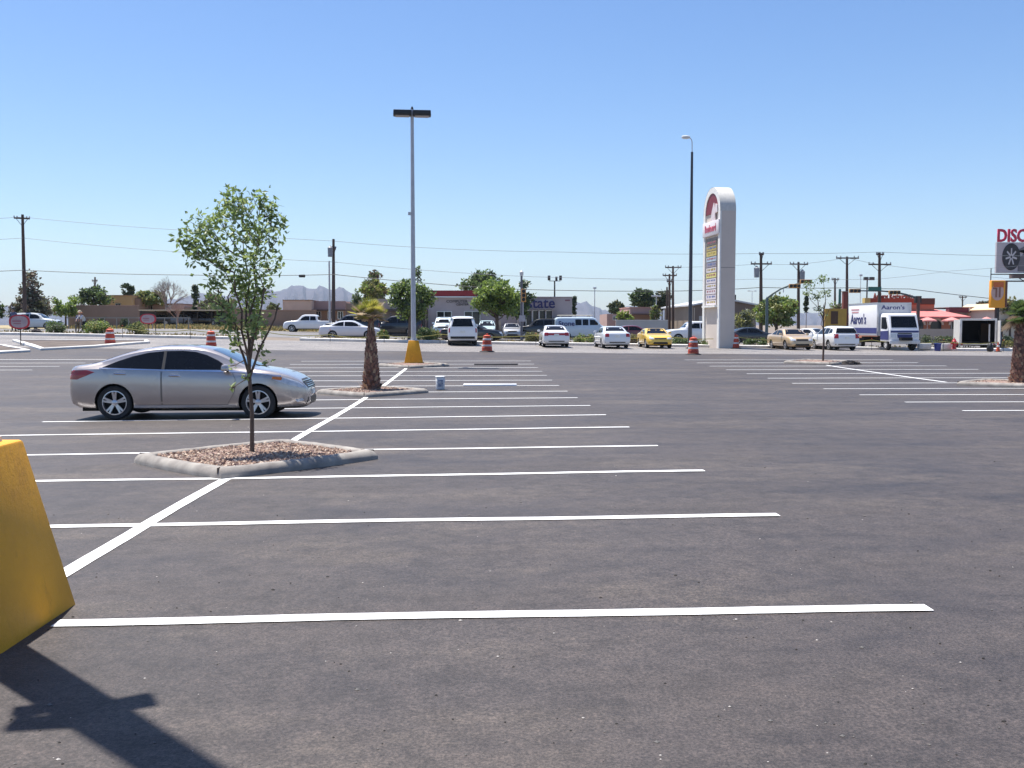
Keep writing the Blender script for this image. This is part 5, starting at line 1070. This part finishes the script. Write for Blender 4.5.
x0 = s.x(994.3); x1 = x0+15; z1, z0 = s.z(240.8), s.z(272)
b = MB(); b.box(((x0+x1)/2, .1, (z0+z1)/2), (x1-x0, .3, z1-z0)); b.build('panel', mat('billboard_grey', (.46, .44, .46), .5, (.38, .36, .38), .5), s.t)
text('lettering', 'DISCOUNT', 2.05, mat('billboard_red', (.50, .02, .07), .4), s.t, (x0+.0, -.0, s.z(234.6)), (R(90), 0, 0), .08, 'LEFT', sx=.80, bold=.06)
b = MB(); b.lathe([(1.0, -.075), (1.0, -.10), (1.45, -.10), (1.5, -.05)], 40, 'Y', (0, 0, 0)); wc = (x0+1.75, 0, (z0+z1)/2+.1); b.v = [(v[0]*.72+wc[0], v[1]-.03, v[2]*1.05+wc[2]) for v in b.v]; wl = b.build('tyre_picture', mat('print_black', (.03, .028, .032), .5), s.t)
b = MB()
for k in range(7):
    a = 2*math.pi*k/7; b.box((0, 0, 0), (.2, .03, .8), 0, M4=Matrix.Translation((wc[0], -.10, wc[2])) @ Matrix.Diagonal((.72, 1, 1.05, 1)) @ Matrix.Rotation(a, 4, 'Y') @ Matrix.Translation((0, 0, .55)))
b.build('rim_picture', mat('print_silver', (.50, .50, .52), .4), wl)
b = MB(); b.prism([(x0+2.6, z0+.2), (x0+2.6, z0+1.6), (x0+3.4, z0+2.4), (x0+5.5, z0+2.2), (x0+5.6, z1-.1), (x0+3.2, z1-.5), (x0+2.4, z1-1.0), (x0+9.5, z1-.05), (x0+9.5, z0+.2)], -.12, -.055, 'XZ'); b.build('car_picture', mat('print_dark_grey', (.10, .095, .105), .4, (.16, .15, .16), .4), s.t)
b = MB(); b.box(((x0+x1)/2+.9, .2, z0-.35), (x1-x0-2.2, 1.0, .5)); b.build('base_beam', mat('print_brownish', (.13, .10, .09), .7), s.t)
b = MB(); b.tube([(x0-1.0, -.8, z0-.2), (x1, -.8, z0-.2)], .06, 6); b.tube([(x0-1.0, -.8, z0-1.0), (x1, -.8, z0-1.0)], .08, 6); b.tube([(x0-1.0, -.8, z0-1.1), (x0-1.0, -.8, z0+.5)], .06, 6)
b.tube([(x0+3, -.8, z0-1.0), (x0+3, .3, z0-.6)], .06, 6); b.build('catwalk', M['bronze'], s.t)
b = MB(); b.tube([((x0+x1)/2, .6, -.3), ((x0+x1)/2, .6, z0)], .55, 14); b.build('column', M['bronze'], s.t, smooth=True)

# ------------------------------------------------------------------ utility poles, lamps, signals
def wood_pole(label, px, top, Y, arms=(), r=.15, trans=None, px_base=None, insul=True, brace=True):
    c = on(px_base or px, Y); t = thing('utility_pole', label, 'utility pole', c, 0, 'wooden utility poles'); tp = at(px, top, Y); H = tp.z-c.z; lx = tp.x-c.x
    b = MB(); b.tube([(0, 0, -.3), (lx*.5, 0, H*.5), (lx, 0, H)], [r*1.15, r, r*.72], 10); b.build('shaft', M['wood'], t, smooth=True)
    for py, w, yaw in arms:
        z = at(px, py, Y).z-c.z; L = w*Y/F; a = MB(); a.box((lx, -.15, z), (L, .12, .14), yaw); ar = a.build('crossarm', M['wood'], t)
        if brace:
            q = MB()
            for s_ in (-1, 1): q.tube([(lx+s_*L*.36*math.cos(yaw), -.15+s_*L*.36*math.sin(yaw), z-.05), (lx, -.12, z-.75)], .025, 5)
            q.build('brace', M['bronze'], ar)
        if insul:
            q = MB()
            for s_ in (-.48, -.3, .3, .48): q.lathe([(.03, z+.06), (.06, z+.12), (.05, z+.22), (0, z+.25)], 8, 'Z', (lx+s_*L*math.cos(yaw), -.15+s_*L*math.sin(yaw), 0))
            q.build('insulator', mat('insulator', (.20, .20, .22), .3), ar)
    if trans:
        dx, py = trans; z = at(px, py, Y).z-c.z; b = MB(); b.lathe([(0, z-.5), (.24, z-.48), (.26, z+.40), (.15, z+.48), (.05, z+.62)], 14, 'Z', (lx+dx, -.2, 0)); b.build('transformer', mat('transformer_grey', (.26, .27, .29), .5), t, smooth=True)
    return t
wood_pole('tall wooden pole beside the shaggy brown evergreen', 22.5, 214.5, 96, [(218.5, 14, .5)], .17, px_base=25.5)
wood_pole('wooden pole standing before the blue mountains', 333.5, 239, 96, [(249, 5, .2)], .17, trans=(-.3, 252))
wood_pole('small distant pole over the green trees', 95, 277, 150, [(281, 5, .2)], .16)
wood_pole('wooden pole with two crossarms in the cluster of three', 673, 266, 110, [(267.5, 16, -.1)], .15)
wood_pole('slightly shorter crossarm pole in the cluster of three', 669.5, 274, 113, [(275.5, 14, 0), (281.5, 6, .2)], .15)
wood_pole('short bare pole without crossarm in the cluster of three', 667, 287, 109, [], .13)
wood_pole('wooden pole with transformer right beside the tower sign', 761, 253, 92, [(264, 21, 0), (254.6, 5, .3)], .17, trans=(-.45, 272.5))
wood_pole('crossarm pole with grey transformer above the curved signal arm', 798.5, 262, 98, [(264.3, 19, .1)], .16, trans=(.35, 275.5))
wood_pole('wooden pole rising behind the rear edge of the box truck', 847, 256.5, 100, [(258.2, 23, 0)], .16)
wood_pole('tallest double crossarm pole rising from behind the truck box', 879.5, 252.5, 96, [(264.5, 23, 0), (254.5, 9, .3)], .17)
wood_pole('short pole with small crossarm near the yellow panel', 835, 278, 125, [(279.6, 8, .2)], .15)
wood_pole('far small pole above the maroon roofed shop', 962.5, 296, 150, [(297.2, 8, 0)], .13)

def metal_pole(name, label, px, top, Y, heads, m='galv', r=.08, cat='street lamp', grp=None):
    c = on(px, Y); t = thing(name, label, cat, c, 0, grp); H = at(px, top, Y).z-c.z; b = MB(); b.tube([(0, 0, -.2), (0, 0, H)], [r*1.2, r*.8], 8); b.build('pole', M[m], t, smooth=True)
    for dx, dz, sz in heads:
        b = MB()
        if abs(dx) > .2: b.tube([(0, 0, H+min(0, dz)), (dx, 0, H+min(0, dz))], .04, 6)
        b.box((dx, 0, H+dz), sz); b.build('lamp_head', M['galv'] if m == 'galv' else M['bronze'], t, bev=.015)
    return t
metal_pole('floodlight_pole', 'grey pole with row of floodlights above the blue lettered shop', 554.5, 281, 112, [(-.65, .35, (.30, .3, .55)), (.20, .25, (.25, .3, .5)), (.68, .35, (.30, .3, .55))], 'bronze', .10)
metal_pole('street_lamp', 'thin pale lamp pole above the van roof', 594.5, 288, 105, [(0, 0, (.35, .3, .18))], 'galv', .05, grp='thin pale lamp poles')
metal_pole('street_lamp', 'thin pale lamp pole in front of the dark tree mass', 656, 296, 115, [(-.3, 0, (.5, .3, .2)), (.3, 0, (.5, .3, .2))], 'galv', .07, grp='thin pale lamp poles')
metal_pole('street_lamp', 'thin pale pole beside the wooden pole before the mountains', 330, 261, 97, [], 'galv', .10, grp='thin pale lamp poles')
metal_pole('street_lamp', 'double headed dark lamp pole behind the green street sign', 866, 279.5, 108, [(-.15, .1, (.45, .4, .35)), (.52, .1, (.5, .4, .35))], 'bronze', .09)
metal_pole('street_lamp', 'thin lamp pole above the horizontal signal head', 859.5, 276, 140, [(0, .1, (.4, .3, .25))], 'galv', .05, grp='thin pale lamp poles')
metal_pole('street_lamp', 'thin lamp pole between tower sign and transformer pole', 751.5, 291, 150, [(-.5, .0, (.4, .3, .12)), (.5, 0, (.4, .3, .12))], 'galv', .05, grp='thin pale lamp poles')
metal_pole('steel_post', 'green steel post behind the yellow ochre panel', 839, 289, 100, [], 'green_sign', .16, cat='post')

def sig_head(t, c, horizontal, m, lit='black'):
    b = MB(); b.box(c, (.98, .22, .34) if horizontal else (.38, .22, 1.05)); h = b.build('signal_head', m, t, bev=.03)
    b = MB()
    for k in (-1, 0, 1):
        cc = (c[0]+k*.33, c[1]-.13, c[2]) if horizontal else (c[0], c[1]-.13, c[2]+k*.33); b.lathe([(.13, -.05), (.15, .06), (.11, .05)], 12, 'Y', cc)
    b.build('signal_lens', M['black'], h)
SO = mat('signal_orange', (.52, .27, .08), .5)
Y = 82; c = on(766.5, Y); t = thing('traffic_signal', 'curved arm traffic signal with amber heads above the bushy green tree', 'traffic signal', c); zz = lambda py: at(766.5, py, Y).z-c.z; xx = lambda px: at(px, 320, Y).x-c.x
b = MB(); b.tube([(0, 0, -.1), (0, 0, zz(298))], [.15, .12], 10); b.build('pole', mat('signal_green_grey', (.10, .14, .14), .5), t, smooth=True)
b = MB(); b.tube([(0, 0, zz(298)), (xx(772), 0, zz(294)), (xx(780), 0, zz(289)), (xx(788), 0, zz(285.8)), (xx(797), 0, zz(283.6)), (xx(806), 0, zz(282))], [.10, .09, .08, .07, .06, .05], 8); b.build('mast_arm', mat('signal_green_grey', (.10, .14, .14), .5), t, smooth=True)
sig_head(t, (xx(793.5), -.15, zz(286)), True, SO); sig_head(t, (xx(804.5), -.15, zz(281.6)), True, SO); b = MB(); b.tube([(xx(783), 0, zz(289)), (xx(783), 0, zz(292.5))], .04, 6); b.build('hanger', M['galv'], t)
Y = 82; c = on(917.5, Y); t = thing('traffic_signal', 'mast arm traffic signal with two horizontal heads and green street sign', 'traffic signal', c); zz = lambda py: at(917.5, py, Y).z-c.z; xx = lambda px: at(px, 320, Y).x-c.x
b = MB(); b.tube([(0, 0, -.1), (0, 0, zz(296.5))], [.17, .14], 10); b.build('pole', mat('signal_rust', (.13, .065, .05), .6), t, smooth=True)
b = MB(); b.tube([(0, 0, zz(298.6)), (xx(905), 0, zz(294.5)), (xx(893), 0, zz(292)), (xx(880), 0, zz(291)), (xx(852), 0, zz(290.8))], [.10, .08, .07, .06, .05], 8); b.build('mast_arm', mat('signal_dark', (.05, .06, .065), .5), t, smooth=True)
sig_head(t, (xx(853.5), -.16, zz(291)), True, SO); sig_head(t, (xx(893), -.16, zz(292.6)), True, SO)
b = MB(); b.box((xx(873.5), -.12, zz(288.9)), (xx(880)-xx(867), .04, .34)); sg = b.build('street_sign', M['green_sign'], t); b = MB(); b.box((0, .12, zz(299.5)), (.5, .4, .6)); b.build('control_box', M['bronze'], t, bev=.02)
Y = 78; c = on(521.5, Y); t = thing('traffic_signal', 'grey steel signal pole with amber head in front of the dark narrow tree', 'traffic signal', c); zz = lambda py: at(521.5, py, Y).z-c.z
b = MB(); b.tube([(0, 0, -.1), (0, 0, zz(276))], [.11, .09], 10); b.build('pole', mat('signal_grey', (.13, .13, .15), .5), t, smooth=True); sig_head(t, (.16, -.2, zz(295.5)), False, SO); b = MB(); b.lathe([(0, zz(276)), (.14, zz(275.5)), (.16, zz(272)), (0, zz(270))], 10); b.build('cap', M['galv'], t); b = MB(); b.box((.12, -.16, zz(308)), (.10, .05, 1.6)); b.box((.05, -.17, zz(318.5)), (.5, .05, .5)); b.build('sign_plate', mat('signal_plate', (.38, .38, .42), .5), t)

def wire(label, pts, r, Y, m='cable'):
    P = [at(px, py, Y) for px, py in pts]; Q = []
    for i in range(len(P)-1):
        L = (P[i+1]-P[i]).length; n = max(2, int(L/2.5))
        for k in range(n): tt = k/n; q = P[i].lerp(P[i+1], tt); q.z -= L*.006*4*tt*(1-tt); Q.append(q)
    Q.append(P[-1]); o = P[0].copy(); b = MB(); b.tube([q-o for q in Q], r, 5); ob = b.build('power_line', M[m], smooth=True, recalc=False); ob.location = o; tag(ob, label, 'power line', 'overhead lines')
wire('thick dark cable, lowest overhead line, sagging past the mountains', [(-40, 272), (24, 270.2), (190, 275), (334, 274.5), (500, 288.6), (680, 291), (761, 287.5), (850, 287.8), (910, 289), (1060, 305)], .032, 95.6)
wire('faint middle overhead line passing the young tree crown', [(-40, 241), (23.5, 238), (180, 252), (334, 262), (480, 274), (560, 277.5), (672, 279)], .02, 95.8, 'cable_grey')
wire('faint topmost overhead line passing behind the lamp post', [(-40, 220), (22.5, 217), (180, 230), (333.5, 241), (420, 247.5), (560, 252), (761, 253.5), (879.5, 252), (1060, 256)], .02, 96, 'cable_grey')
wire('faint overhead line level with the signal heads and billboard foot', [(673, 267.5), (761, 264), (798.5, 264.5), (847, 258), (879.5, 264.5), (1060, 283)], .017, 97, 'cable_grey')
wire('faint overhead line behind the green street sign', [(620, 280), (761, 279), (880, 279), (950, 271), (1060, 262)], .015, 97.5, 'cable_grey')
c = at(302, 276, 95.5); o = MB(); o.lathe([(0, -.32), (.13, -.28), (.15, .26), (.06, .32), (0, .32)], 12, 'X'); ob = o.build('splice_case', M['black'], smooth=True); ob.location = c; tag(ob, 'black splice case hanging on the thick cable before the mountains', 'splice case')

# ------------------------------------------------------------------ caution tape with stakes
TY = 67.4
stk = [(122, 327.5), (190, 330), (262, 331.5), (330, 334.5), (384, 335.2), (440, 334), (536, 335), (602, 336), (663, 336), (738, 337), (804, 338.5), (872, 340), (944, 341.5), (1004, 341)]
T = thing('caution_tape', 'yellow caution tape strung across the far edge of the lot', 'tape', (0, TY, 0)); b = MB(); pts = []
for i in range(len(stk)-1):
    a, e = at(*stk[i], TY), at(*stk[i+1], TY)
    for k in range(10): tt = k/10; q = a.lerp(e, tt); q.z -= .35*tt*(1-tt)*2*rnd.uniform(.9, 1.1); pts.append(q)
b.loops([[(q.x, -.004, q.z+.026) for q in pts], [(q.x, 0.01*math.sin(q.x*3), q.z) for q in pts], [(q.x, .004, q.z-.026) for q in pts]], False); b.loops([[(q.x, .006, q.z+.026) for q in pts], [(q.x, .012+.01*math.sin(q.x*3), q.z) for q in pts], [(q.x, .012, q.z-.026) for q in pts]], False); b.build('ribbon', M['tape'], T, recalc=False)
first = None; names = ['beside the two post oval sign', 'in the gap before the entrance', 'near the dark spreading bush', 'near the white side on sedan', 'behind the stubby palm crown', 'behind the rounded green shrub', 'beside the white sedan with light bar', 'by the second white sedan', 'beside the yellow coupe', 'behind the barrel at the tower foot', 'beside the gold sedan', 'near the box truck', 'near the red hydrant', 'beside the brown board']
for (px, py), nm in zip(stk, names):
    a = at(px, py, TY); z = gz(a.x, TY+.06)
    if first is None:
        first = thing('stake', 'x', 'stake', (0, 0, 0), 0, 'thin stakes carrying the caution tape'); b = MB(); b.tube([(0, 0, -.1), (0, 0, 1.15)], .018, 6); b.build('rod', M['bronze'], first); b = MB(); b.lathe([(.03, 1.13), (.035, 1.2), (0, 1.22)], 8); b.build('cap', M['orange'], first); o = first
    else: o = dup(first, (0, 0, 0), 0, 'x')
    o.location = (a.x, TY+.06, z); o['label'] = 'thin tape stake '+nm; o.scale = (1, 1, max(.7, (a.z-z)/1.12))

# small things at the far kerb
p = on(954.5, 68.4); t = thing('fire_hydrant', 'red fire hydrant on the kerb beside the trailer', 'hydrant', (p.x, 68.4, p.z+.14)); b = MB(); b.lathe([(.20, 0), (.20, .05), (.13, .06), (.125, .5), (.17, .52), (.17, .57), (.13, .6), (.09, .72), (.03, .76), (.03, .82), (0, .82)], 20); RH = mat('hydrant_red', (.46, .025, .035), .4); b.build('barrel', RH, t, smooth=True)
for s_ in (-1, 1): b = MB(); b.lathe([(.07, .12), (.07, .20), (.085, .2), (.085, .24), (0, .25)], 12, 'X'); b.v = [(v[0]*s_, v[1], v[2]+.42) for v in b.v]; b.build('outlet_cap', RH, t, smooth=True)
b = MB(); b.lathe([(.09, -.12), (.09, -.2), (.11, -.2), (.11, -.25), (0, -.26)], 12, 'Y'); b.v = [(v[0], v[1], v[2]+.36) for v in b.v]; b.build('pumper_cap', RH, t, smooth=True)
p = on(938, 67.2); t = thing('plastic_bin', 'blue plastic bin on the ground between truck and hydrant', 'bin', (p.x, p.y, p.z+.01)); b = MB(); b.lathe([(.20, 0), (.25, .5), (.27, .52), (.25, .53), (.20, .06), (0, .05)], 20); b.build('tub', mat('bin_blue', (.03, .045, .22), .4), t, smooth=True); b = MB(); b.lathe([(.255, .50), (.28, .505), (.28, .54), (.255, .545)], 20); b.build('rim', mat('bin_blue_rim', (.04, .06, .26), .4), t)
p = on(998.5, 67.0); t = thing('traffic_cone', 'orange traffic cone beside the trailer door', 'cone', (p.x, p.y, p.z+.01)); b = MB(); b.box((0, 0, .02), (.36, .36, .04)); b.build('base', M['rubber'], t, bev=.01); b = MB(); b.lathe([(.14, .04), (.03, .70), (0, .70)], 20); b.build('cone_body', M['orange'], t, smooth=True); b = MB(); b.lathe([(.095, .34), (.10, .34), (.078, .48), (.073, .48)], 20); b.build('collar', M['reflect'], t)
for i, (px, w, l) in enumerate(((946, .75, 'white concrete block between the blue bin and hydrant'), (924.5, .9, 'white concrete block under the nose of the box truck'))):
    p = on(px, 68.9); t = thing('concrete_block', l, 'block', (p.x, p.y, p.z+.1), 0, 'white concrete blocks by the truck'); b = MB(); b.box((0, 0, .2), (w, .35, .42)); b.build('block', M['kerb_white'], t, bev=.03); b = MB()
    for s_ in (-1, 1): b.tube([(s_*w*.25, 0, .4), (s_*w*.25, 0, .46), (s_*w*.25+.06, 0, .46), (s_*w*.25+.06, 0, .4)], .012, 5)
    b.build('lifting_eye', M['galv'], t)
p = on(991.5, 73.5); t = thing('wood_board', 'brown upright board leaning beside the open trailer', 'board', (p.x, p.y, p.z+.1), R(5)); b = MB(); b.box((-.45, 0, .95), (.9, .05, 1.9)); b.build('board', mat('board_brown', (.14, .075, .045), .8, stretch=(8, 8, .6)), t); b = MB(); b.tube([(-.85, .03, 0), (-.85, .35, 1.4)], .025, 6); b.tube([(-.05, .03, 0), (-.05, .35, 1.4)], .025, 6); b.build('prop', M['wood'], t)
p = on(994, 67.0); t = thing('trash_bag', 'black rubbish bag at the trailer corner', 'bag', (p.x-.25, p.y, p.z+.01)); b = MB(); b.lathe([(0, 0), (.17, .02), (.22, .2), (.19, .45), (.10, .6), (.05, .64), (.09, .72), (0, .70)], 14); b.v = [(x*(1+.12*math.sin(9*z+5*y)), y*(1+.1*math.sin(7*x+3)), z) for x, y, z in b.v]; b.build('sack', M['black'], t, smooth=True); b = MB(); b.tube([(-.06, 0, .63), (0, -.06, .63), (.06, 0, .63), (0, .06, .63), (-.06, 0, .63)], .015, 5); b.build('tie', M['reflect'], t)

# ------------------------------------------------------------------ people at the far kerb
SKIN = mat('skin', (.36, .20, .14), .6)
def person(label, px, Y, rz, J, shirt, trousers, hat, hatm, H=1.72, lift=.1):
    c = on(px, Y); c.z += lift; t = thing('person', label, 'person', c, rz, 'workers at the far kerb')
    names = list(J); E = [('pelvis','chest'),('chest','neck'),('neck','head'),('chest','shl'),('shl','ell'),('ell','hal'),('chest','shr'),('shr','elr'),('elr','har'),('pelvis','knl'),('knl','anl'),('anl','tol'),('pelvis','knr'),('knr','anr'),('anr','tor')]
    rad = dict(pelvis=.15, chest=.155, neck=.06, head=.10, shl=.075, shr=.075, ell=.05, elr=.05, hal=.04, har=.04, knl=.075, knr=.075, anl=.05, anr=.05, tol=.045, tor=.045)
    me = bpy.data.meshes.new('body'); me.from_pydata([J[n] for n in names], [(names.index(a), names.index(b_)) for a, b_ in E], []); o = bpy.data.objects.new('body', me); COL.objects.link(o)
    o.modifiers.new('s', 'SKIN'); 
    if not me.skin_vertices:
        bm = bmesh.new(); bm.from_mesh(me); bm.verts.layers.skin.verify(); bm.to_mesh(me); bm.free()
    for i, n in enumerate(names):
        sv = me.skin_vertices[0].data[i]; sv.radius = (rad[n], rad[n]*.85); sv.use_root = (n == 'pelvis')
    m2 = o.modifiers.new('u', 'SUBSURF'); m2.levels = 2; m2.render_levels = 2
    bpy.context.view_layer.update(); me2 = bpy.data.meshes.new_from_object(o.evaluated_get(bpy.context.evaluated_depsgraph_get())); o.modifiers.clear(); o.data = me2
    for m in (SKIN, shirt, trousers, M['bronze']): me2.materials.append(m)
    P = {n: Vector(J[n]) for n in J}
    def near(q):
        best = None
        for a, b_ in E:
            A, B_ = P[a], P[b_]; d = B_-A; tt = max(0, min(1, (q-A).dot(d)/d.length_squared)); dist = (q-A-d*tt).length
            if best is None or dist < best[0]: best = (dist, a, b_, tt)
        return best[1:]
    for pl in me2.polygons:
        pl.use_smooth = True; a, b_, tt = near(pl.center)
        k = 0
        if (a, b_) in (('pelvis','chest'),): k = 1 if tt > .15 else 2
        elif a == 'chest' or a in ('shl', 'shr'): k = 1 if b_ != 'neck' or tt < .8 else 0
        elif a == 'pelvis' or a in ('knl', 'knr'): k = 2
        elif a in ('anl', 'anr'): k = 3
        pl.material_index = k
    o.parent = t; hd = P['head']
    if hat:
        b = MB(); b.lathe([(.17 if hat == 'brim' else .135, .03), (.13, .045), (.12, .10), (.07, .16), (0, .175)], 16, 'Z', (hd.x, hd.y, hd.z+.01)); b.build('hat', hatm, t, smooth=True)
    b = MB(); b.lathe([(.0, -.02), (.016, 0), (0, .02)], 8, 'Y', (hd.x, hd.y-.10, hd.z-.02)); b.build('nose', SKIN, o)
    b = MB(); 
    for s_ in (-1, 1): b.lathe([(0, -.008), (.012, 0), (0, .008)], 8, 'Y', (hd.x+s_*.035, hd.y-.088, hd.z+.015))
    b.build('eyes', M['black'], o)
stand = dict(pelvis=(0,0,.92), chest=(0,0,1.32), neck=(0,-.01,1.48), head=(0,-.02,1.62), shl=(.19,0,1.38), ell=(.24,.02,1.10), hal=(.22,-.10,.86), shr=(-.19,0,1.38), elr=(-.25,.02,1.10), har=(-.2,-.12,.88), knl=(.10,-.02,.49), anl=(.11,.03,.09), tol=(.12,-.10,.05), knr=(-.10,-.01,.49), anr=(-.12,.04,.09), tor=(-.14,-.09,.05))
bend = dict(pelvis=(0,.05,.90), chest=(-.02,-.22,1.22), neck=(-.02,-.33,1.32), head=(-.02,-.42,1.42), shl=(.18,-.22,1.28), ell=(.22,-.40,1.06), hal=(.12,-.52,.88), shr=(-.2,-.24,1.26), elr=(-.24,-.42,1.04), har=(-.12,-.55,.86), knl=(.11,-.08,.48), anl=(.16,.12,.09), tol=(.17,-.01,.05), knr=(-.12,-.02,.49), anr=(-.22,-.10,.09), tor=(-.24,-.23,.05))
TEE = mat('shirt_white', (.58, .57, .60), .9); BLS = mat('shirt_blue', (.10, .12, .20), .9); KH = mat('trousers_khaki', (.20, .17, .13), .9); DK = mat('trousers_dark', (.03, .032, .04), .9)
person('worker in orange cap and checked blue shirt bending beside another worker', 77.5, 71.8, R(60), bend, BLS, KH, 'cap', mat('cap_orange', (.55, .16, .06), .6))
person('worker in white T shirt and pale hat, stepping in dark trousers', 84.5, 71.2, R(-40), dict(bend, head=(-.02,-.30,1.52), neck=(-.02,-.24,1.38), chest=(-.01,-.14,1.26)), TEE, DK, 'brim', mat('hat_straw', (.50, .42, .30), .8))
person('person in dark cap standing behind the first oval sign', 14, 72, R(10), dict(stand), BLS, DK, 'cap', M['black'])
person('person in dark clothes standing beside the brown board', 1000, 73.0, R(20), dict(stand), mat('shirt_black', (.02, .02, .024), .9), mat('jeans', (.07, .085, .13), .9), None, None)

# ------------------------------------------------------------------ mountains
DM = 5200.0; rg = random.Random(9)
ridge = [(-160,318),(-60,312),(0,309),(15,306),(24,307),(60,314),(120,306),(150,303),(178,299),(192,297),(204,294.5),(222,297),(240,293),(258,291.5),(266,289.5),(275,292.5),(283,291),(292,287.5),(298,286.3),(304,287),(311,290.5),(316,289),(321,287),(327,289),(332,291.5),(337,288.5),(343,289.5),(350,293),(358,299),(364,303),(380,308),(470,311),(540,308),(566,304.5),(585,302.5),(598,308),(610,311.5),(630,306),(648,303),(668,308),(760,312),(1024,315),(1200,317)]
rf = pchip(ridge); b = MB(); rows = 15; cols = 420; V = []
for j in range(rows):
    v = j/(rows-1)
    for i in range(cols):
        px = -160+1360*i/(cols-1); py = rf(px)+.5*math.sin(px*.9)+.35*math.sin(px*2.3+1); h = (325-py)/F*DM
        prof = math.sin(math.pi*min(1, v/.62)*.5)**1.25 if v < .62 else (1-(v-.62)/.38)
        yy = DM+(v-.62)*2600*min(1, h/200+.25); q = at(px, 325, yy); amp = h*.16*(1-abs(prof-.5)*1.2) if .05 < v < .60 else 0
        V.append((q.x+rg.uniform(-6, 6), yy, ZC-3+prof*h+3*prof+amp*(math.sin(px*.62+v*5)+.6*math.sin(px*1.33-v*9))*.55-(0 if prof > .02 else 25)))
b.add(V, [(j*cols+i, j*cols+i+1, (j+1)*cols+i+1, (j+1)*cols+i) for j in range(rows-1) for i in range(cols-1)])
kind(b.build('hills', mat('desert_rock', (.085, .075, .085), .95, (.055, .05, .06), .012, detail=8), recalc=False, smooth=True), 'structure')

# ------------------------------------------------------------------ air, sky, sun
hz = MB(); hz.box((0, 500, 200), (16000, 16000, 440)); hz.v = [(x, y, z) for x, y, z in hz.v]
hm = bpy.data.materials.new('haze_air'); hm.use_nodes = True; nt = hm.node_tree; nt.nodes.clear(); o_ = nt.nodes.new('ShaderNodeOutputMaterial'); pv = nt.nodes.new('ShaderNodeVolumePrincipled')
pv.inputs['Color'].default_value = (.58, .75, 1, 1); pv.inputs['Density'].default_value = 8e-5; pv.inputs['Anisotropy'].default_value = .0; nt.links.new(pv.outputs[0], o_.inputs['Volume'])
ho = kind(hz.build('haze', hm), 'stuff')
EL, AZ = R(69.5), math.atan2(-.70, .715)   # sun behind the scene on the left hand side
w = bpy.data.worlds.new('World'); sc.world = w; w.use_nodes = True; nt = w.node_tree; bg = nt.nodes['Background']; sk = nt.nodes.new('ShaderNodeTexSky'); sk.sky_type = 'NISHITA'; sk.sun_disc = False
sk.sun_elevation = EL; sk.sun_rotation = AZ; sk.altitude = 1100; sk.air_density = 1.15; sk.dust_density = 1.6; sk.ozone_density = 2.4
hs = nt.nodes.new('ShaderNodeHueSaturation'); hs.inputs['Saturation'].default_value = 1.22; hs.inputs['Hue'].default_value = .507; nt.links.new(sk.outputs[0], hs.inputs['Color']); nt.links.new(hs.outputs[0], bg.inputs[0]); bg.inputs[1].default_value = .088
sl = bpy.data.lights.new('sun', 'SUN'); sl.energy = 5.0; sl.angle = R(.53); sl.color = (1, .955, .89); so = bpy.data.objects.new('sun', sl); COL.objects.link(so)
d = Vector((math.sin(AZ)*math.cos(EL), math.cos(AZ)*math.cos(EL), math.sin(EL))); so.rotation_euler = d.to_track_quat('Z', 'Y').to_euler(); so.location = d*50
sc.view_settings.view_transform = 'Standard'; sc.view_settings.look = 'None'; sc.view_settings.gamma = 1; sc.view_settings.use_curve_mapping = False; sc.view_settings.exposure = .88
sc.render.engine = 'CYCLES'; sc.cycles.use_denoising = True; sc.cycles.max_bounces = 6; sc.cycles.volume_bounces = 0; sc.cycles.transparent_max_bounces = 6; sc.cycles.sample_clamp_indirect = 6

# added low dark heap with twigs at the sapling island and a boulder by the first sign
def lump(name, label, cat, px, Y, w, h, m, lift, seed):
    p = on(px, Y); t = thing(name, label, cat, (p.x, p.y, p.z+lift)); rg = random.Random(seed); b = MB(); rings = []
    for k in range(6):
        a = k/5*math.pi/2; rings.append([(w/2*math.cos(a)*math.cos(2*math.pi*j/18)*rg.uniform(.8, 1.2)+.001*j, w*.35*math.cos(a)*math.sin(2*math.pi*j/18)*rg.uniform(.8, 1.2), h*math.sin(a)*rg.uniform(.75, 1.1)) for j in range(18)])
    b.loops(rings, True, True, True); b.build('heap' if name == 'dark_mound' else 'stone', m, t, recalc=True)
    if name == 'dark_mound':
        for _ in range(9):
            q = MB(); x, y = rg.uniform(-.45, .45)*w, rg.uniform(-.3, .3)*w; q.tube([(x, y, .02), (x+rg.uniform(-.3, .3), y+rg.uniform(-.2, .2), h*rg.uniform(.5, 1.2))], .012, 4)
            q.build('twig', M['bark'], t, recalc=False)
lump('dark_mound', 'low dark heap with twigs beside the sapling island', 'heap', 850, 43.3, 1.0, .16, mat('dark_mound_brown', (.035, .028, .024), .95, bmp=.6), .02, 3)
lump('boulder', 'dark boulder by the kerb near the first oval sign', 'rock', 36.5, 70, .75, .34, mat('dark_rock', (.06, .05, .05), .95, bmp=.6), .1, 4)
